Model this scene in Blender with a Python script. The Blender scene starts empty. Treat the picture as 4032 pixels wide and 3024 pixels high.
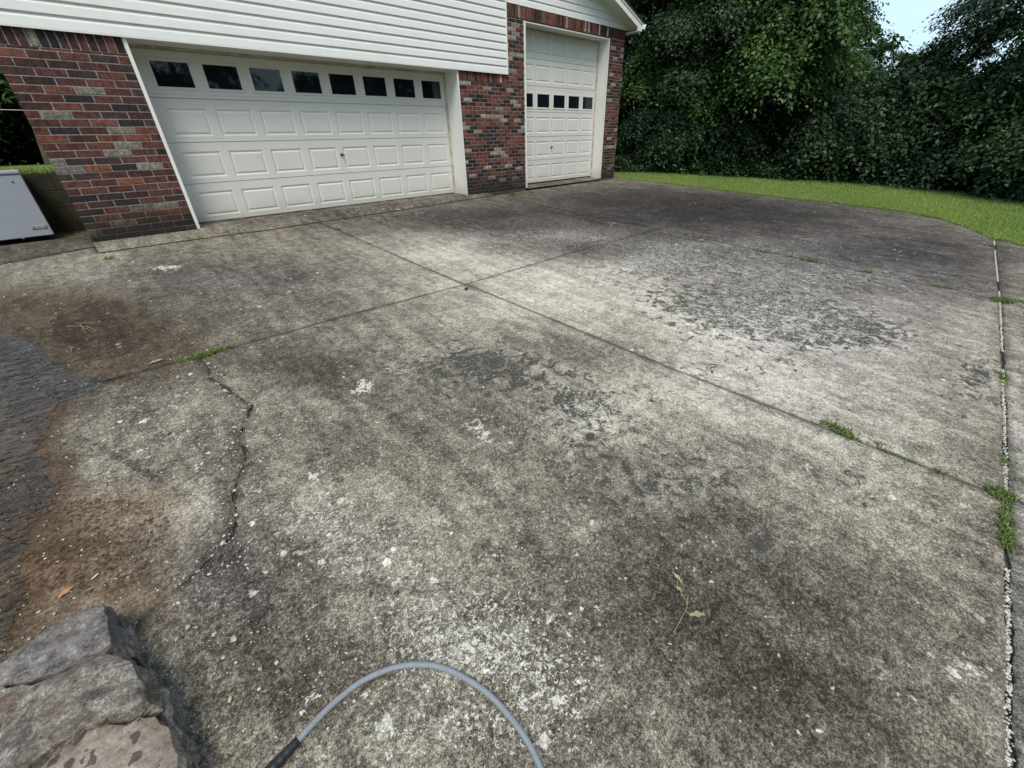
import bpy, bmesh, math, random
import numpy as np
from mathutils import Vector, Matrix, geometry
random.seed(7); rng = np.random.default_rng(7)
SC = bpy.context.scene
COL = SC.collection

# ---------------------------------------------------------------- camera
R = np.array([[0.72468811, -0.68828625, -0.03300276],
              [-0.36847678, -0.34660336, -0.86260708],
              [0.58228173, 0.63728184, -0.50479683]])     # rows: camera right, down, forward
CAM = np.array([-0.3116, -7.8224, 0.9317])
FPX = 1612.04
cam = bpy.data.cameras.new('camera'); camo = bpy.data.objects.new('camera', cam); COL.objects.link(camo)
m = Matrix(((R[0][0], -R[1][0], -R[2][0], CAM[0]), (R[0][1], -R[1][1], -R[2][1], CAM[1]),
            (R[0][2], -R[1][2], -R[2][2], CAM[2]), (0, 0, 0, 1)))
camo.matrix_world = m
cam.sensor_width = 36; cam.lens = FPX / 4032 * 36; cam.clip_start = 0.05; cam.clip_end = 2000
SC.camera = camo

# ---------------------------------------------------------------- world, sun, exposure
SUN_EL, SUN_AZ = 58.0, 232.0        # azimuth of the sun in the XY plane, degrees from +X
world = bpy.data.worlds.new('World'); SC.world = world; world.use_nodes = True
wn = world.node_tree; bg = wn.nodes['Background']
sky = wn.nodes.new('ShaderNodeTexSky'); sky.sky_type = 'NISHITA'; sky.sun_disc = False
sky.sun_elevation = math.radians(SUN_EL); sky.sun_rotation = math.radians(90 - SUN_AZ)
sky.air_density = 1.0; sky.dust_density = 3.5; sky.ozone_density = 1.0
# broken high cloud over the sky
tc = wn.nodes.new('ShaderNodeTexCoord'); mpw = wn.nodes.new('ShaderNodeMapping'); mpw.inputs['Scale'].default_value = (1, 1, 2.6)
nzw = wn.nodes.new('ShaderNodeTexNoise'); nzw.inputs['Scale'].default_value = 2.1; nzw.inputs['Detail'].default_value = 6; nzw.inputs['Roughness'].default_value = .55
rpw = wn.nodes.new('ShaderNodeValToRGB'); rpw.color_ramp.elements[0].position = .36; rpw.color_ramp.elements[1].position = .60
rpw.color_ramp.elements[0].color = (.25, .25, .25, 1)
mxw = wn.nodes.new('ShaderNodeMix'); mxw.data_type = 'RGBA'; mxw.inputs[7].default_value = (4.5, 6.1, 7.2, 1)
wn.links.new(tc.outputs['Generated'], mpw.inputs[0]); wn.links.new(mpw.outputs[0], nzw.inputs['Vector']); wn.links.new(nzw.outputs[0], rpw.inputs[0])
wn.links.new(rpw.outputs[0], mxw.inputs[0]); wn.links.new(sky.outputs[0], mxw.inputs[6]); wn.links.new(mxw.outputs[2], bg.inputs[0]); bg.inputs[1].default_value = 0.10
sun = bpy.data.lights.new('sun', 'SUN'); sun.energy = 1.8; sun.angle = math.radians(24); sun.color = (1, .93, .83)
suno = bpy.data.objects.new('sun', sun); COL.objects.link(suno)
sd = Vector((math.cos(math.radians(SUN_AZ)) * math.cos(math.radians(SUN_EL)),
             math.sin(math.radians(SUN_AZ)) * math.cos(math.radians(SUN_EL)), math.sin(math.radians(SUN_EL))))
suno.rotation_euler = sd.to_track_quat('Z', 'Y').to_euler()
SC.view_settings.view_transform = 'Standard'; SC.view_settings.look = 'None'
SC.view_settings.exposure = 0.68; SC.view_settings.gamma = 1.0

# ---------------------------------------------------------------- helpers
S_SLOPE, S_Z0 = 0.078, -0.05
def gz(y): return S_Z0 + S_SLOPE * y            # driveway surface
def ray(u, v):
    d = np.array([u - 2016, v - 1512, FPX]); return R.T @ (d / np.linalg.norm(d))
def gp(u, v, lift=0.0):                          # a photo position on the sloping concrete
    r = ray(u, v); n = np.array([0, -S_SLOPE, 1.0]); t = (S_Z0 + lift - n @ CAM) / (n @ r)
    return CAM + t * r
def link(o, parent=None):
    COL.objects.link(o)
    if parent is not None: o.parent = parent
    return o
def tag(o, label=None, cat=None, group=None, kind=None):
    if label: o['label'] = label
    if cat: o['category'] = cat
    if group: o['group'] = group
    if kind: o['kind'] = kind
    return o
def empty(name, loc=(0, 0, 0), label=None, cat=None, group=None):
    o = bpy.data.objects.new(name, None); o.location = loc; o.empty_display_size = .2
    link(o); return tag(o, label, cat, group)
def meshobj(name, verts, faces, mats, parent=None, smooth=False, fmat=None, local=None):
    me = bpy.data.meshes.new(name); me.from_pydata([tuple(map(float, v)) for v in verts], [], [tuple(map(int, f)) for f in faces])
    if not isinstance(mats, (list, tuple)): mats = [mats]
    for mm in mats: me.materials.append(mm)
    if fmat is not None: me.polygons.foreach_set('material_index', fmat)
    if smooth: me.polygons.foreach_set('use_smooth', [True] * len(me.polygons))
    me.update()
    return link(bpy.data.objects.new(name, me), parent)
def npmesh(name, V, F, mat, parent=None, smooth=False, attrs=None):
    me = bpy.data.meshes.new(name); n = len(F); k = F.shape[1]
    me.vertices.add(len(V)); me.vertices.foreach_set('co', V.astype(np.float32).ravel())
    me.loops.add(n * k); me.loops.foreach_set('vertex_index', F.astype(np.int32).ravel())
    me.polygons.add(n); me.polygons.foreach_set('loop_start', np.arange(0, n * k, k, dtype=np.int32))
    me.polygons.foreach_set('loop_total', np.full(n, k, np.int32))
    if smooth: me.polygons.foreach_set('use_smooth', np.ones(n, bool))
    me.update(calc_edges=True)
    for kk, a in (attrs or {}).items():
        at = me.attributes.new(kk, 'FLOAT', 'POINT'); at.data.foreach_set('value', a.astype(np.float32))
    me.materials.append(mat)
    return link(bpy.data.objects.new(name, me), parent)
class MB:
    """collects boxes, prisms and tubes into one mesh"""
    def __init__(s): s.v = []; s.f = []; s.m = []; s.sm = []
    def add(s, v, f, mi=0):
        b = len(s.v); s.v += [tuple(x) for x in v]; s.f += [tuple(b + i for i in q) for q in f]; s.m += [mi] * len(f)
    def box(s, x0, x1, y0, y1, z0, z1, mi=0):
        v = [(x, y, z) for x in (x0, x1) for y in (y0, y1) for z in (z0, z1)]
        s.add(v, [(0, 1, 3, 2), (4, 6, 7, 5), (0, 4, 5, 1), (2, 3, 7, 6), (0, 2, 6, 4), (1, 5, 7, 3)], mi)
    def cbox(s, x0, x1, y0, y1, z0, z1, c=.004, mi=0):     # box whose front (y0) edges are chamfered
        v = [(x0, y1, z0), (x1, y1, z0), (x1, y1, z1), (x0, y1, z1),
             (x0, y0 + c, z0), (x1, y0 + c, z0), (x1, y0 + c, z1), (x0, y0 + c, z1),
             (x0 + c, y0, z0 + c), (x1 - c, y0, z0 + c), (x1 - c, y0, z1 - c), (x0 + c, y0, z1 - c)]
        f = [(0, 3, 2, 1), (0, 1, 5, 4), (1, 2, 6, 5), (2, 3, 7, 6), (3, 0, 4, 7),
             (4, 5, 9, 8), (5, 6, 10, 9), (6, 7, 11, 10), (7, 4, 8, 11), (8, 9, 10, 11)]
        s.add(v, f, mi)
    def extr(s, pts, axis, a0, a1, mi=0):      # closed 2-D profile pushed along an axis
        n = len(pts)
        def P(p, a): return {0: (a, p[0], p[1]), 1: (p[0], a, p[1]), 2: (p[0], p[1], a)}[axis]
        v = [P(p, a0) for p in pts] + [P(p, a1) for p in pts]
        f = [(i, (i + 1) % n, n + (i + 1) % n, n + i) for i in range(n)] + [tuple(range(n))[::-1], tuple(range(n, 2 * n))]
        s.add(v, f, mi)
    def tube(s, pts, rad, sides=10, mi=0, cap=True):
        pts = [Vector(p) for p in pts]; n = len(pts)
        if not hasattr(rad, '__len__'): rad = [rad] * n
        up = Vector((0.13, .21, 1)).normalized(); v = []
        for i, p in enumerate(pts):
            t = (pts[min(i + 1, n - 1)] - pts[max(i - 1, 0)]).normalized()
            a = t.cross(up)
            if a.length < 1e-3: a = t.cross(Vector((1, 0, 0)))
            a.normalize(); b = t.cross(a).normalized()
            for k in range(sides):
                th = 2 * math.pi * k / sides
                v.append(p + (a * math.cos(th) + b * math.sin(th)) * rad[i])
        f = [(i * sides + k, i * sides + (k + 1) % sides, (i + 1) * sides + (k + 1) % sides, (i + 1) * sides + k)
             for i in range(n - 1) for k in range(sides)]
        if cap: f += [tuple(range(sides)), tuple((n - 1) * sides + k for k in range(sides))[::-1]]
        s.add(v, f, mi)
    def build(s, name, mats, parent=None, smooth=False, origin=None):
        v = s.v
        if origin is not None: v = [(a - origin[0], b - origin[1], c - origin[2]) for a, b, c in v]
        o = meshobj(name, v, s.f, mats, parent, smooth, s.m)
        bm = bmesh.new(); bm.from_mesh(o.data); bmesh.ops.recalc_face_normals(bm, faces=bm.faces); bm.to_mesh(o.data); bm.free()
        if origin is not None: o.location = origin
        return o

# ---------------------------------------------------------------- materials
class NT:
    def __init__(s, name):
        s.mat = bpy.data.materials.new(name); s.mat.use_nodes = True; s.t = s.mat.node_tree
        s.b = s.t.nodes['Principled BSDF']
    def n(s, typ, **k):
        x = s.t.nodes.new('ShaderNode' + typ)
        for a, b in k.items():
            setattr(x, a, b)
        return x
    def L(s, a, b): s.t.links.new(a, b)
    def inp(s, sock, v):
        if isinstance(v, bpy.types.NodeSocket): s.L(v, sock)
        else: sock.default_value = v if not (hasattr(v, '__len__') and len(v) == 3 and sock.type == 'RGBA') else (*v, 1)
    def math(s, op, a, b=None, c=None, clamp=False):
        x = s.n('Math', operation=op, use_clamp=clamp); s.inp(x.inputs[0], a)
        if b is not None: s.inp(x.inputs[1], b)
        if c is not None: s.inp(x.inputs[2], c)
        return x.outputs[0]
    def noise(s, scale, detail=4, rough=.55, dist=0, vec=None, dim='3D'):
        x = s.n('TexNoise'); x.inputs['Scale'].default_value = scale; x.inputs['Detail'].default_value = detail
        x.inputs['Roughness'].default_value = rough; x.inputs['Distortion'].default_value = dist
        if vec is not None: s.L(vec, x.inputs['Vector'])
        return x.outputs[0]
    def vor(s, scale, vec=None, feature='F1', rnd=1.0):
        x = s.n('TexVoronoi', feature=feature); x.inputs['Scale'].default_value = scale; x.inputs['Randomness'].default_value = rnd
        if vec is not None: s.L(vec, x.inputs['Vector'])
        return x
    def ramp(s, f, stops, interp='LINEAR'):
        x = s.n('ValToRGB'); x.color_ramp.interpolation = interp; e = x.color_ramp.elements
        while len(e) < len(stops): e.new(.5)
        for i, (p, c) in enumerate(stops):
            e[i].position = p; e[i].color = (*c, 1) if len(c) == 3 else c
        s.L(f, x.inputs[0]); return x.outputs[0]
    def smooth(s, x, a, b, lo=0., hi=1.):
        k = s.n('MapRange', interpolation_type='SMOOTHSTEP'); s.inp(k.inputs[0], x)
        s.inp(k.inputs[1], a); s.inp(k.inputs[2], b); k.inputs[3].default_value = lo; k.inputs[4].default_value = hi
        return k.outputs[0]
    def mix(s, f, a, b, bt='MIX'):
        x = s.n('Mix', data_type='RGBA', blend_type=bt); s.inp(x.inputs[0], f); s.inp(x.inputs[6], a); s.inp(x.inputs[7], b)
        return x.outputs[2]
    def attr(s, name): return s.n('Attribute', attribute_name=name).outputs[2]
    def attrc(s, name): return s.n('Attribute', attribute_name=name).outputs[0]
    def pos(s): return s.n('NewGeometry').outputs['Position']
    def obj(s): return s.n('TexCoord').outputs['Object']
    def bump(s, h, strength=.3, dist=.01, nrm=None):
        x = s.n('Bump'); x.inputs['Strength'].default_value = strength; x.inputs['Distance'].default_value = dist
        s.L(h, x.inputs['Height'])
        if nrm is not None: s.L(nrm, x.inputs['Normal'])
        return x.outputs[0]
    def out(s, col=None, rough=None, nrm=None, spec=None):
        if col is not None: s.inp(s.b.inputs['Base Color'], col)
        if rough is not None: s.inp(s.b.inputs['Roughness'], rough)
        if nrm is not None: s.L(nrm, s.b.inputs['Normal'])
        if spec is not None: s.inp(s.b.inputs['Specular IOR Level'], spec)
        return s.mat
def simple(name, col, rough=.6, var=.15, scale=8, bump=0, bscale=60, spec=.4, metal=0):
    t = NT(name); p = t.pos(); n = t.noise(scale, 5, vec=p)
    c = t.mix(t.smooth(n, .3, .7), tuple(x * (1 - var) for x in col), tuple(min(1, x * (1 + var)) for x in col))
    nr = t.bump(t.noise(bscale, 4, vec=p), bump, .004) if bump else None
    t.b.inputs['Metallic'].default_value = metal
    return t.out(c, rough, nr, spec)

def mat_concrete(name='concrete'):
    t = NT(name); p = t.pos()
    T = t.attr('tone'); K = t.attr('flake'); W = t.attr('speck'); M = t.attr('mud'); H = t.attr('wet'); J = t.attr('joint')
    def hard(n_, k_): return t.smooth(n_, .5 - k_, .5 + k_)
    nA = t.noise(1.7, 5, .6, 0, p); nB = t.noise(9, 6, .65, .4, p); nC = t.noise(78, 5, .72, 0, p); nD = t.noise(210, 3, .7, 0, p); nE = t.noise(24, 6, .7, .6, p)
    ms = t.n('Mapping'); ms.inputs['Scale'].default_value = (7.5, 1.1, 1); t.L(p, ms.inputs[0]); nS = t.noise(1, 6, .65, .8, ms.outputs[0])
    K = t.math('ADD', t.math('MINIMUM', K, .95), .06)
    v = t.math('ADD', t.math('MULTIPLY', T, .20), t.math('MULTIPLY_ADD', t.smooth(K, .3, .9), .12, .415))
    for n_, k_, w_ in ((nA, .16, .10), (nS, .14, .11), (nB, .15, .13), (nE, .12, .14), (nC, .12, .26), (nD, .15, .30)):
        v = t.math('ADD', v, t.math('MULTIPLY', t.math('SUBTRACT', hard(n_, k_), .5), w_))
    col = t.ramp(v, [(0, (.020, .016, .012)), (.2, (.064, .053, .041)), (.4, (.150, .129, .102)), (.6, (.322, .288, .225)), (.82, (.60, .548, .44)), (1, (.78, .74, .65))])
    cool_ = t.math('MULTIPLY', t.attr('cool'), .9, clamp=True)
    hs = t.n('HueSaturation'); hs.inputs['Saturation'].default_value = .40; t.L(col, hs.inputs['Color'])
    col = t.mix(cool_, col, t.mix(1.0, hs.outputs[0], (1.0, .93, .96), 'MULTIPLY'))
    # flaked surface: crusty dark patches with thin pale rims
    vk = t.noise(9.5, 8, .74, 1.1, p); kk = t.math('ADD', t.math('MULTIPLY', vk, .66), t.math('MULTIPLY', nC, .34))
    th = t.math('SUBTRACT', .618, t.math('MULTIPLY', K, .136))
    kd = t.smooth(kk, th, t.math('ADD', th, .010))
    rim = t.smooth(kk, t.math('SUBTRACT', th, .011), t.math('SUBTRACT', th, .004))
    kon = t.smooth(K, .2, .7)
    col = t.mix(t.math('MULTIPLY', rim, t.math('MULTIPLY', kon, .60)), col, t.mix(nD, (.30, .28, .23), (.72, .69, .62)))
    col = t.mix(t.math('MULTIPLY', kd, .92), col, t.mix(hard(nD, .16), (.011, .0095, .008), (.060, .052, .042)))
    # pale crumbly flakes: common in the flaked areas and in the chipped ones
    vw = t.math('ADD', t.math('MULTIPLY', t.noise(46, 5, .72, .9, p), .72), t.math('MULTIPLY', t.noise(140, 3, .7, 0, p), .28))
    tw = t.math('SUBTRACT', .645, t.math('MULTIPLY', t.math('ADD', t.math('MULTIPLY', K, .055), t.math('MULTIPLY', t.math('MINIMUM', W, 1.0), .150)), 1.0))
    kw = t.smooth(vw, tw, t.math('ADD', tw, .018))
    col = t.mix(t.math('MULTIPLY', kw, .9), col, t.mix(hard(nD, .14), (.34, .325, .285), (.80, .78, .72)))
    # white chips
    wv = t.n('VectorMath', operation='ADD'); t.L(p, wv.inputs[0])
    nv = t.n('TexNoise'); nv.inputs['Scale'].default_value = 60; nv.inputs['Detail'].default_value = 4; nv.inputs['Roughness'].default_value = .7; t.L(p, nv.inputs['Vector'])
    sc = t.n('VectorMath', operation='SCALE'); t.L(nv.outputs[1], sc.inputs[0]); sc.inputs[3].default_value = .035; t.L(sc.outputs[0], wv.inputs[1])
    chips = None
    for s_, k0, k1, dist in ((20, .02, .24, .38), (42, .03, .30, .38), (85, .05, .35, .42)):
        vo = t.vor(s_, wv.outputs[0]); sep = t.n('SeparateColor'); t.L(vo.outputs['Color'], sep.inputs[0])
        on = t.math('LESS_THAN', sep.outputs[0], t.math('MULTIPLY_ADD', W, k1, k0 * .3))
        rad = t.math('MULTIPLY', sep.outputs[1], dist)
        c_ = t.math('MULTIPLY', t.math('MULTIPLY', on, t.smooth(vo.outputs['Distance'], rad, t.math('ADD', rad, .10), 1, 0)), t.math('MULTIPLY_ADD', sep.outputs[2], .6, .4))
        chips = c_ if chips is None else t.math('MAXIMUM', chips, c_)
    chips = t.math('MULTIPLY', chips, t.smooth(M, .3, .9, 1, .35))
    col = t.mix(chips, col, t.mix(hard(nC, .1), (.42, .40, .35), (.80, .78, .72)))
    # big bare patches where attribute 'bare' is high
    bare = t.smooth(t.math('ADD', t.attr('bare'), t.math('ADD', t.math('MULTIPLY', t.math('SUBTRACT', nB, .5), 1.2), t.math('MULTIPLY', t.math('SUBTRACT', nE, .5), 3.0))), .52, .66)
    col = t.mix(t.math('MULTIPLY', bare, .85), col, t.mix(hard(nC, .12), (.30, .28, .225), (.76, .73, .64)))
    br = t.smooth(t.math('ADD', t.attr('brown'), t.math('MULTIPLY', t.math('SUBTRACT', nB, .5), .8)), .1, .8)
    col = t.mix(t.math('MULTIPLY', br, .9), col, t.mix(1.0, col, (.52, .42, .34), 'MULTIPLY'))
    # mud and rust-coloured silt
    mm = t.smooth(t.math('ADD', M, t.math('MULTIPLY', t.math('SUBTRACT', nB, .5), .9)), .08, .95)
    mud = t.ramp(t.math('ADD', nC, t.math('MULTIPLY', t.math('SUBTRACT', nB, .5), .8)), [(.25, (.045, .032, .023)), (.5, (.15, .105, .068)), (.75, (.38, .285, .19))])
    col = t.mix(t.math('MULTIPLY', mm, .8), col, mud)
    # dirt along joints
    jj = t.smooth(t.math('ADD', J, t.math('MULTIPLY', t.math('SUBTRACT', nC, .5), 1.6)), .55, 1.1)
    col = t.mix(t.math('MULTIPLY', jj, .7), col, t.mix(nB, (.035, .035, .022), (.10, .095, .06)))
    # wetness
    wet = t.smooth(t.math('ADD', H, t.math('MULTIPLY', t.math('SUBTRACT', nB, .5), .9)), .25, .65)
    col = t.mix(wet, col, t.mix(1.0, col, (.66, .56, .48), 'MULTIPLY'))
    rough = t.math('MULTIPLY_ADD', wet, -.66, .86)
    h = t.math('ADD', t.math('MULTIPLY', nC, .5), t.math('MULTIPLY', nD, .35))
    h = t.math('ADD', h, t.math('MULTIPLY', nB, .9))
    h = t.math('SUBTRACT', h, t.math('MULTIPLY', kd, .35)); h = t.math('ADD', h, t.math('MULTIPLY', chips, .22))
    h = t.math('SUBTRACT', h, t.math('MULTIPLY', bare, .4))
    return t.out(col, rough, t.bump(h, .85, .010), .18)

def mat_brick():
    t = NT('brick_face'); p = t.pos(); c = t.attrc('bcol')
    n1 = t.noise(22, 5, .7, .4, p); n2 = t.noise(120, 4, .7, 0, p); n3 = t.noise(6, 4, .6, 0, p)
    damp0 = 0; st = t.n('Mapping'); st.inputs['Scale'].default_value = (26, 26, 7); t.L(p, st.inputs[0]); ns = t.noise(1, 4, .6, .3, st.outputs[0])
    col = t.mix(t.math('MULTIPLY', t.smooth(n1, .46, .60), .60), c, t.mix(1.0, c, (.35, .32, .34), 'MULTIPLY'))
    col = t.mix(t.math('MULTIPLY', t.smooth(n1, .50, .38), .45), col, t.mix(1.0, c, (1.55, 1.35, 1.2), 'MULTIPLY'))
    col = t.mix(t.math('MULTIPLY', t.smooth(ns, .50, .60), .6), col, t.mix(1.0, col, (.45, .42, .45), 'MULTIPLY'))
    col = t.mix(t.math('MULTIPLY', t.smooth(n2, .54, .62), .55), col, (.03, .025, .025))
    # black damp and algae at the foot
    sp = t.n('SeparateXYZ'); t.L(p, sp.inputs[0])
    damp = t.smooth(t.math('ADD', sp.outputs[2], t.math('MULTIPLY', n3, .45)), .25, .80, 1, 0)
    col = t.mix(t.math('MULTIPLY', damp, .92), col, (.018, .016, .013))
    return t.out(col, .85, t.bump(t.math('ADD', n1, t.math('MULTIPLY', n2, .5)), .55, .004), .25)
def mat_mortar():
    t = NT('mortar'); p = t.pos(); n = t.noise(30, 5, .7, 0, p); n3 = t.noise(6, 4, .6, 0, p)
    sp = t.n('SeparateXYZ'); t.L(p, sp.inputs[0])
    damp = t.smooth(t.math('ADD', sp.outputs[2], t.math('MULTIPLY', n3, .45)), .25, .75, 1, 0)
    c = t.ramp(n, [(.3, (.14, .125, .115)), (.7, (.36, .34, .31))])
    return t.out(t.mix(t.math('MULTIPLY', damp, .8), c, (.03, .028, .024)), .95, t.bump(n, .5, .004), .2)
def mat_white(name, col, grain=True, dirt=.0, rough=.45):
    t = NT(name); p = t.pos()
    mp = t.n('Mapping'); mp.inputs['Scale'].default_value = (3, 3, 34); t.L(p, mp.inputs[0])
    g = t.noise(1, 5, .6, .3, mp.outputs[0]) if grain else t.noise(40, 3, vec=p)
    f = t.noise(260, 3, .7, 0, p); d = t.noise(2.3, 5, .65, .4, p)
    c = t.mix(t.math('MULTIPLY', t.smooth(g, .42, .7), .05), col, tuple(x * .6 for x in col))
    c = t.mix(t.math('MULTIPLY', t.smooth(d, .45, .75), dirt), c, (.34, .31, .25))
    sz_ = t.n('SeparateXYZ'); t.L(p, sz_.inputs[0]); sp_ = t.smooth(t.math('ADD', sz_.outputs[2], t.math('MULTIPLY', d, .5)), .30, .55, 1, 0)
    c = t.mix(t.math('MULTIPLY', sp_, .35), c, (.30, .27, .21))
    c = t.mix(t.math('MULTIPLY', t.smooth(f, .5, .75), .10), c, tuple(x * .6 for x in col))
    return t.out(c, rough, t.bump(t.math('ADD', t.math('MULTIPLY', g, .5), t.math('MULTIPLY', f, .8)), .22, .0025), .4)
def mat_leaf(name, dark, light, yellow=.0):
    t = NT(name); a = t.attr('tint')
    c = t.ramp(a, [(0, dark), (.75, light), (1, (min(1, light[0] * 1.8), min(1, light[1] * 1.6), light[2] * 1.2))])
    t.b.inputs['Subsurface Weight'].default_value = 0
    m_ = t.out(c, .5, None, .35)
    tr = t.n('BsdfTranslucent'); t.L(t.mix(1.0, c, (1.1, 1.3, .5), 'MULTIPLY'), tr.inputs[0])
    mx = t.n('MixShader'); mx.inputs[0].default_value = .22; t.L(t.b.outputs[0], mx.inputs[1]); t.L(tr.outputs[0], mx.inputs[2])
    t.L(mx.outputs[0], t.t.nodes['Material Output'].inputs[0]); return m_
def mat_bark():
    t = NT('bark'); p = t.pos(); mp = t.n('Mapping'); mp.inputs['Scale'].default_value = (14, 14, 3); t.L(p, mp.inputs[0])
    n = t.noise(1, 6, .7, .5, mp.outputs[0])
    return t.out(t.ramp(n, [(.3, (.02, .016, .012)), (.7, (.11, .09, .07))]), .9, t.bump(n, .8, .02), .2)
def mat_lawn():
    t = NT('lawn'); p = t.pos(); n1 = t.noise(.5, 5, .6, .2, p); n2 = t.noise(9, 5, .7, 0, p); n3 = t.noise(70, 4, .7, 0, p)
    v = t.math('ADD', t.math('MULTIPLY', n1, .35), t.math('ADD', t.math('MULTIPLY', n2, .35), t.math('MULTIPLY', n3, .3)))
    return t.out(t.ramp(v, [(.4, (.08, .11, .03)), (.5, (.15, .20, .055)), (.6, (.25, .30, .09))]), .9, t.bump(n3, .8, .03), .1)
def mat_stone():
    t = NT('field_stone'); p = t.pos(); a = t.attr('tint'); sp = t.attr('spot')
    mp = t.n('Mapping'); mp.inputs['Rotation'].default_value = (0, 0, .45); mp.inputs['Scale'].default_value = (22, 34, 34); t.L(p, mp.inputs[0])
    nl = t.noise(1, 7, .75, .8, mp.outputs[0]); n1 = t.noise(20, 7, .75, .4, p); n2 = t.noise(150, 5, .85, 0, p); n4 = t.noise(6, 4, .6, .4, p); n5 = t.noise(300, 3, .7, 0, p)
    v = t.math('ADD', t.math('MULTIPLY', n1, .35), t.math('ADD', t.math('MULTIPLY', n2, .35), t.math('MULTIPLY', nl, .30)))
    warm = t.ramp(v, [(.40, (.05, .040, .033)), (.47, (.155, .125, .105)), (.53, (.28, .245, .21)), (.61, (.66, .62, .55))])
    cool = t.ramp(v, [(.42, (.07, .060, .056)), (.48, (.19, .168, .160)), (.54, (.30, .272, .258)), (.62, (.56, .52, .48))])
    tan = t.ramp(v, [(.38, (.14, .11, .085)), (.47, (.30, .245, .20)), (.56, (.43, .37, .31)), (.66, (.64, .58, .50))])
    c = t.mix(t.smooth(a, .2, .45), warm, cool); c = t.mix(t.smooth(a, .6, .9), c, tan)
    c = t.mix(t.math('MULTIPLY', t.smooth(n4, .52, .70), .45), c, t.mix(n2, (.10, .06, .035), (.30, .20, .12)))
    lich = t.smooth(t.math('ADD', t.math('MULTIPLY', n1, .6), t.math('MULTIPLY', n4, .4)), .56, .60)
    c = t.mix(t.math('MULTIPLY', lich, t.math('MULTIPLY', t.smooth(n2, .45, .6), .6)), c, (.50, .49, .44))
    wv = t.n('VectorMath', operation='ADD'); t.L(p, wv.inputs[0]); nv = t.n('TexNoise'); nv.inputs['Scale'].default_value = 22; nv.inputs['Detail'].default_value = 3; t.L(p, nv.inputs['Vector'])
    sc = t.n('VectorMath', operation='SCALE'); t.L(nv.outputs[1], sc.inputs[0]); sc.inputs[3].default_value = .05; t.L(sc.outputs[0], wv.inputs[1])
    vo = t.vor(27, wv.outputs[0]); se = t.n('SeparateColor'); t.L(vo.outputs['Color'], se.inputs[0])
    rad = t.math('MULTIPLY', se.outputs[0], .46); k = t.smooth(vo.outputs['Distance'], rad, t.math('ADD', rad, .06), 1, 0)
    c = t.mix(t.math('MULTIPLY', t.math('MULTIPLY', k, sp), .8), c, t.mix(n2, (.045, .032, .025), (.10, .075, .06)))
    h = t.math('ADD', t.math('MULTIPLY', nl, 1.2), t.math('ADD', t.math('MULTIPLY', n1, 1.0), t.math('MULTIPLY', n2, .5)))
    return t.out(c, .75, t.bump(h, 1.0, .010), .25)
def mat_glass():
    t = NT('window_glass'); t.b.inputs['IOR'].default_value = 1.5
    return t.out((.006, .010, .014), .03, t.bump(t.noise(1.3, 2, vec=t.pos()), .05, .01), .5)
def mat_water():
    t = NT('shallow_water'); p = t.pos(); mp = t.n('Mapping'); mp.inputs['Rotation'].default_value = (0, 0, .9); mp.inputs['Scale'].default_value = (7, 30, 1); t.L(p, mp.inputs[0])
    w = t.noise(1, 3, .6, 1.5, mp.outputs[0]); w2 = t.noise(11, 3, .6, .8, p)
    nb = t.bump(t.math('ADD', t.smooth(w, .50, .58), t.math('MULTIPLY', w2, .5)), .9, .012)
    t.b.inputs['Transmission Weight'].default_value = 0
    g_ = t.n('BsdfGlossy'); g_.inputs['Roughness'].default_value = .10; t.L(nb, g_.inputs['Normal'])
    tr = t.n('BsdfTransparent'); tr.inputs[0].default_value = (.96, .93, .90, 1)
    fr = t.n('Fresnel'); fr.inputs[0].default_value = 1.42; t.L(nb, fr.inputs['Normal'])
    mx = t.n('MixShader'); t.L(fr.outputs[0], mx.inputs[0]); t.L(tr.outputs[0], mx.inputs[1]); t.L(g_.outputs[0], mx.inputs[2])
    t.L(mx.outputs[0], t.t.nodes['Material Output'].inputs[0]); return t.mat
M_CON = mat_concrete(); M_BRICK = mat_brick(); M_MORT = mat_mortar()
M_SIDE = mat_white('vinyl_siding', (.76, .765, .74), True, .10)
M_DOOR = mat_white('door_steel', (.65, .64, .60), False, .10)
M_TRIM = mat_white('white_trim', (.75, .745, .715), False, .10)
M_SOFF = mat_white('soffit_vinyl', (.62, .61, .57), False, .08)
M_GLASS = mat_glass(); M_BARK = mat_bark(); M_LAWN = mat_lawn(); M_STONE = mat_stone(); M_WATER = mat_water()
M_RUB = simple('black_rubber', (.015, .016, .018), .5, .2, 30, .3, 80)
M_DARK = simple('dark_void', (.01, .01, .01), .9)
M_SHING = simple('roof_shingle', (.035, .032, .03), .95, .3, 20, .8, 50)
M_LINTEL = simple('painted_lintel', (.06, .022, .02), .6)
M_METAL = simple('weathered_metal', (.16, .16, .15), .4, .3, 40, metal=.8)
M_FREEZ = simple('freezer_enamel', (.31, .33, .38), .35, .04, 3)
M_FRZ2 = simple('freezer_plastic', (.27, .28, .31), .4, .05, 20)
M_HOSE = simple('hose_rubber', (.205, .225, .25), .55, .08, 60, .35, 500)
M_BLOCK = simple('mossy_block', (.036, .034, .020), .95, .45, 3, .7, 60)
M_WOOD = simple('weathered_wood', (.11, .09, .055), .9, .3, 15, .5, 60)
M_TWIG = simple('twig_bark', (.20, .16, .11), .9, .3, 40, .4, 100)
M_SOIL = simple('joint_soil', (.045, .038, .028), 1, .5, 25, .9, 90)
M_GRAV = simple('pale_gravel', (.46, .44, .38), .9, .35, 60, .6, 120)
M_PEB = simple('pebble', (.42, .40, .35), .85, .4, 30, .5, 120)
M_LITTER = simple('leaf_litter', (.10, .055, .03), .8, .6, 35, .3, 100)
M_DRY = simple('dry_leaf', (.30, .20, .11), .8, .3, 30, .3, 100)
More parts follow.
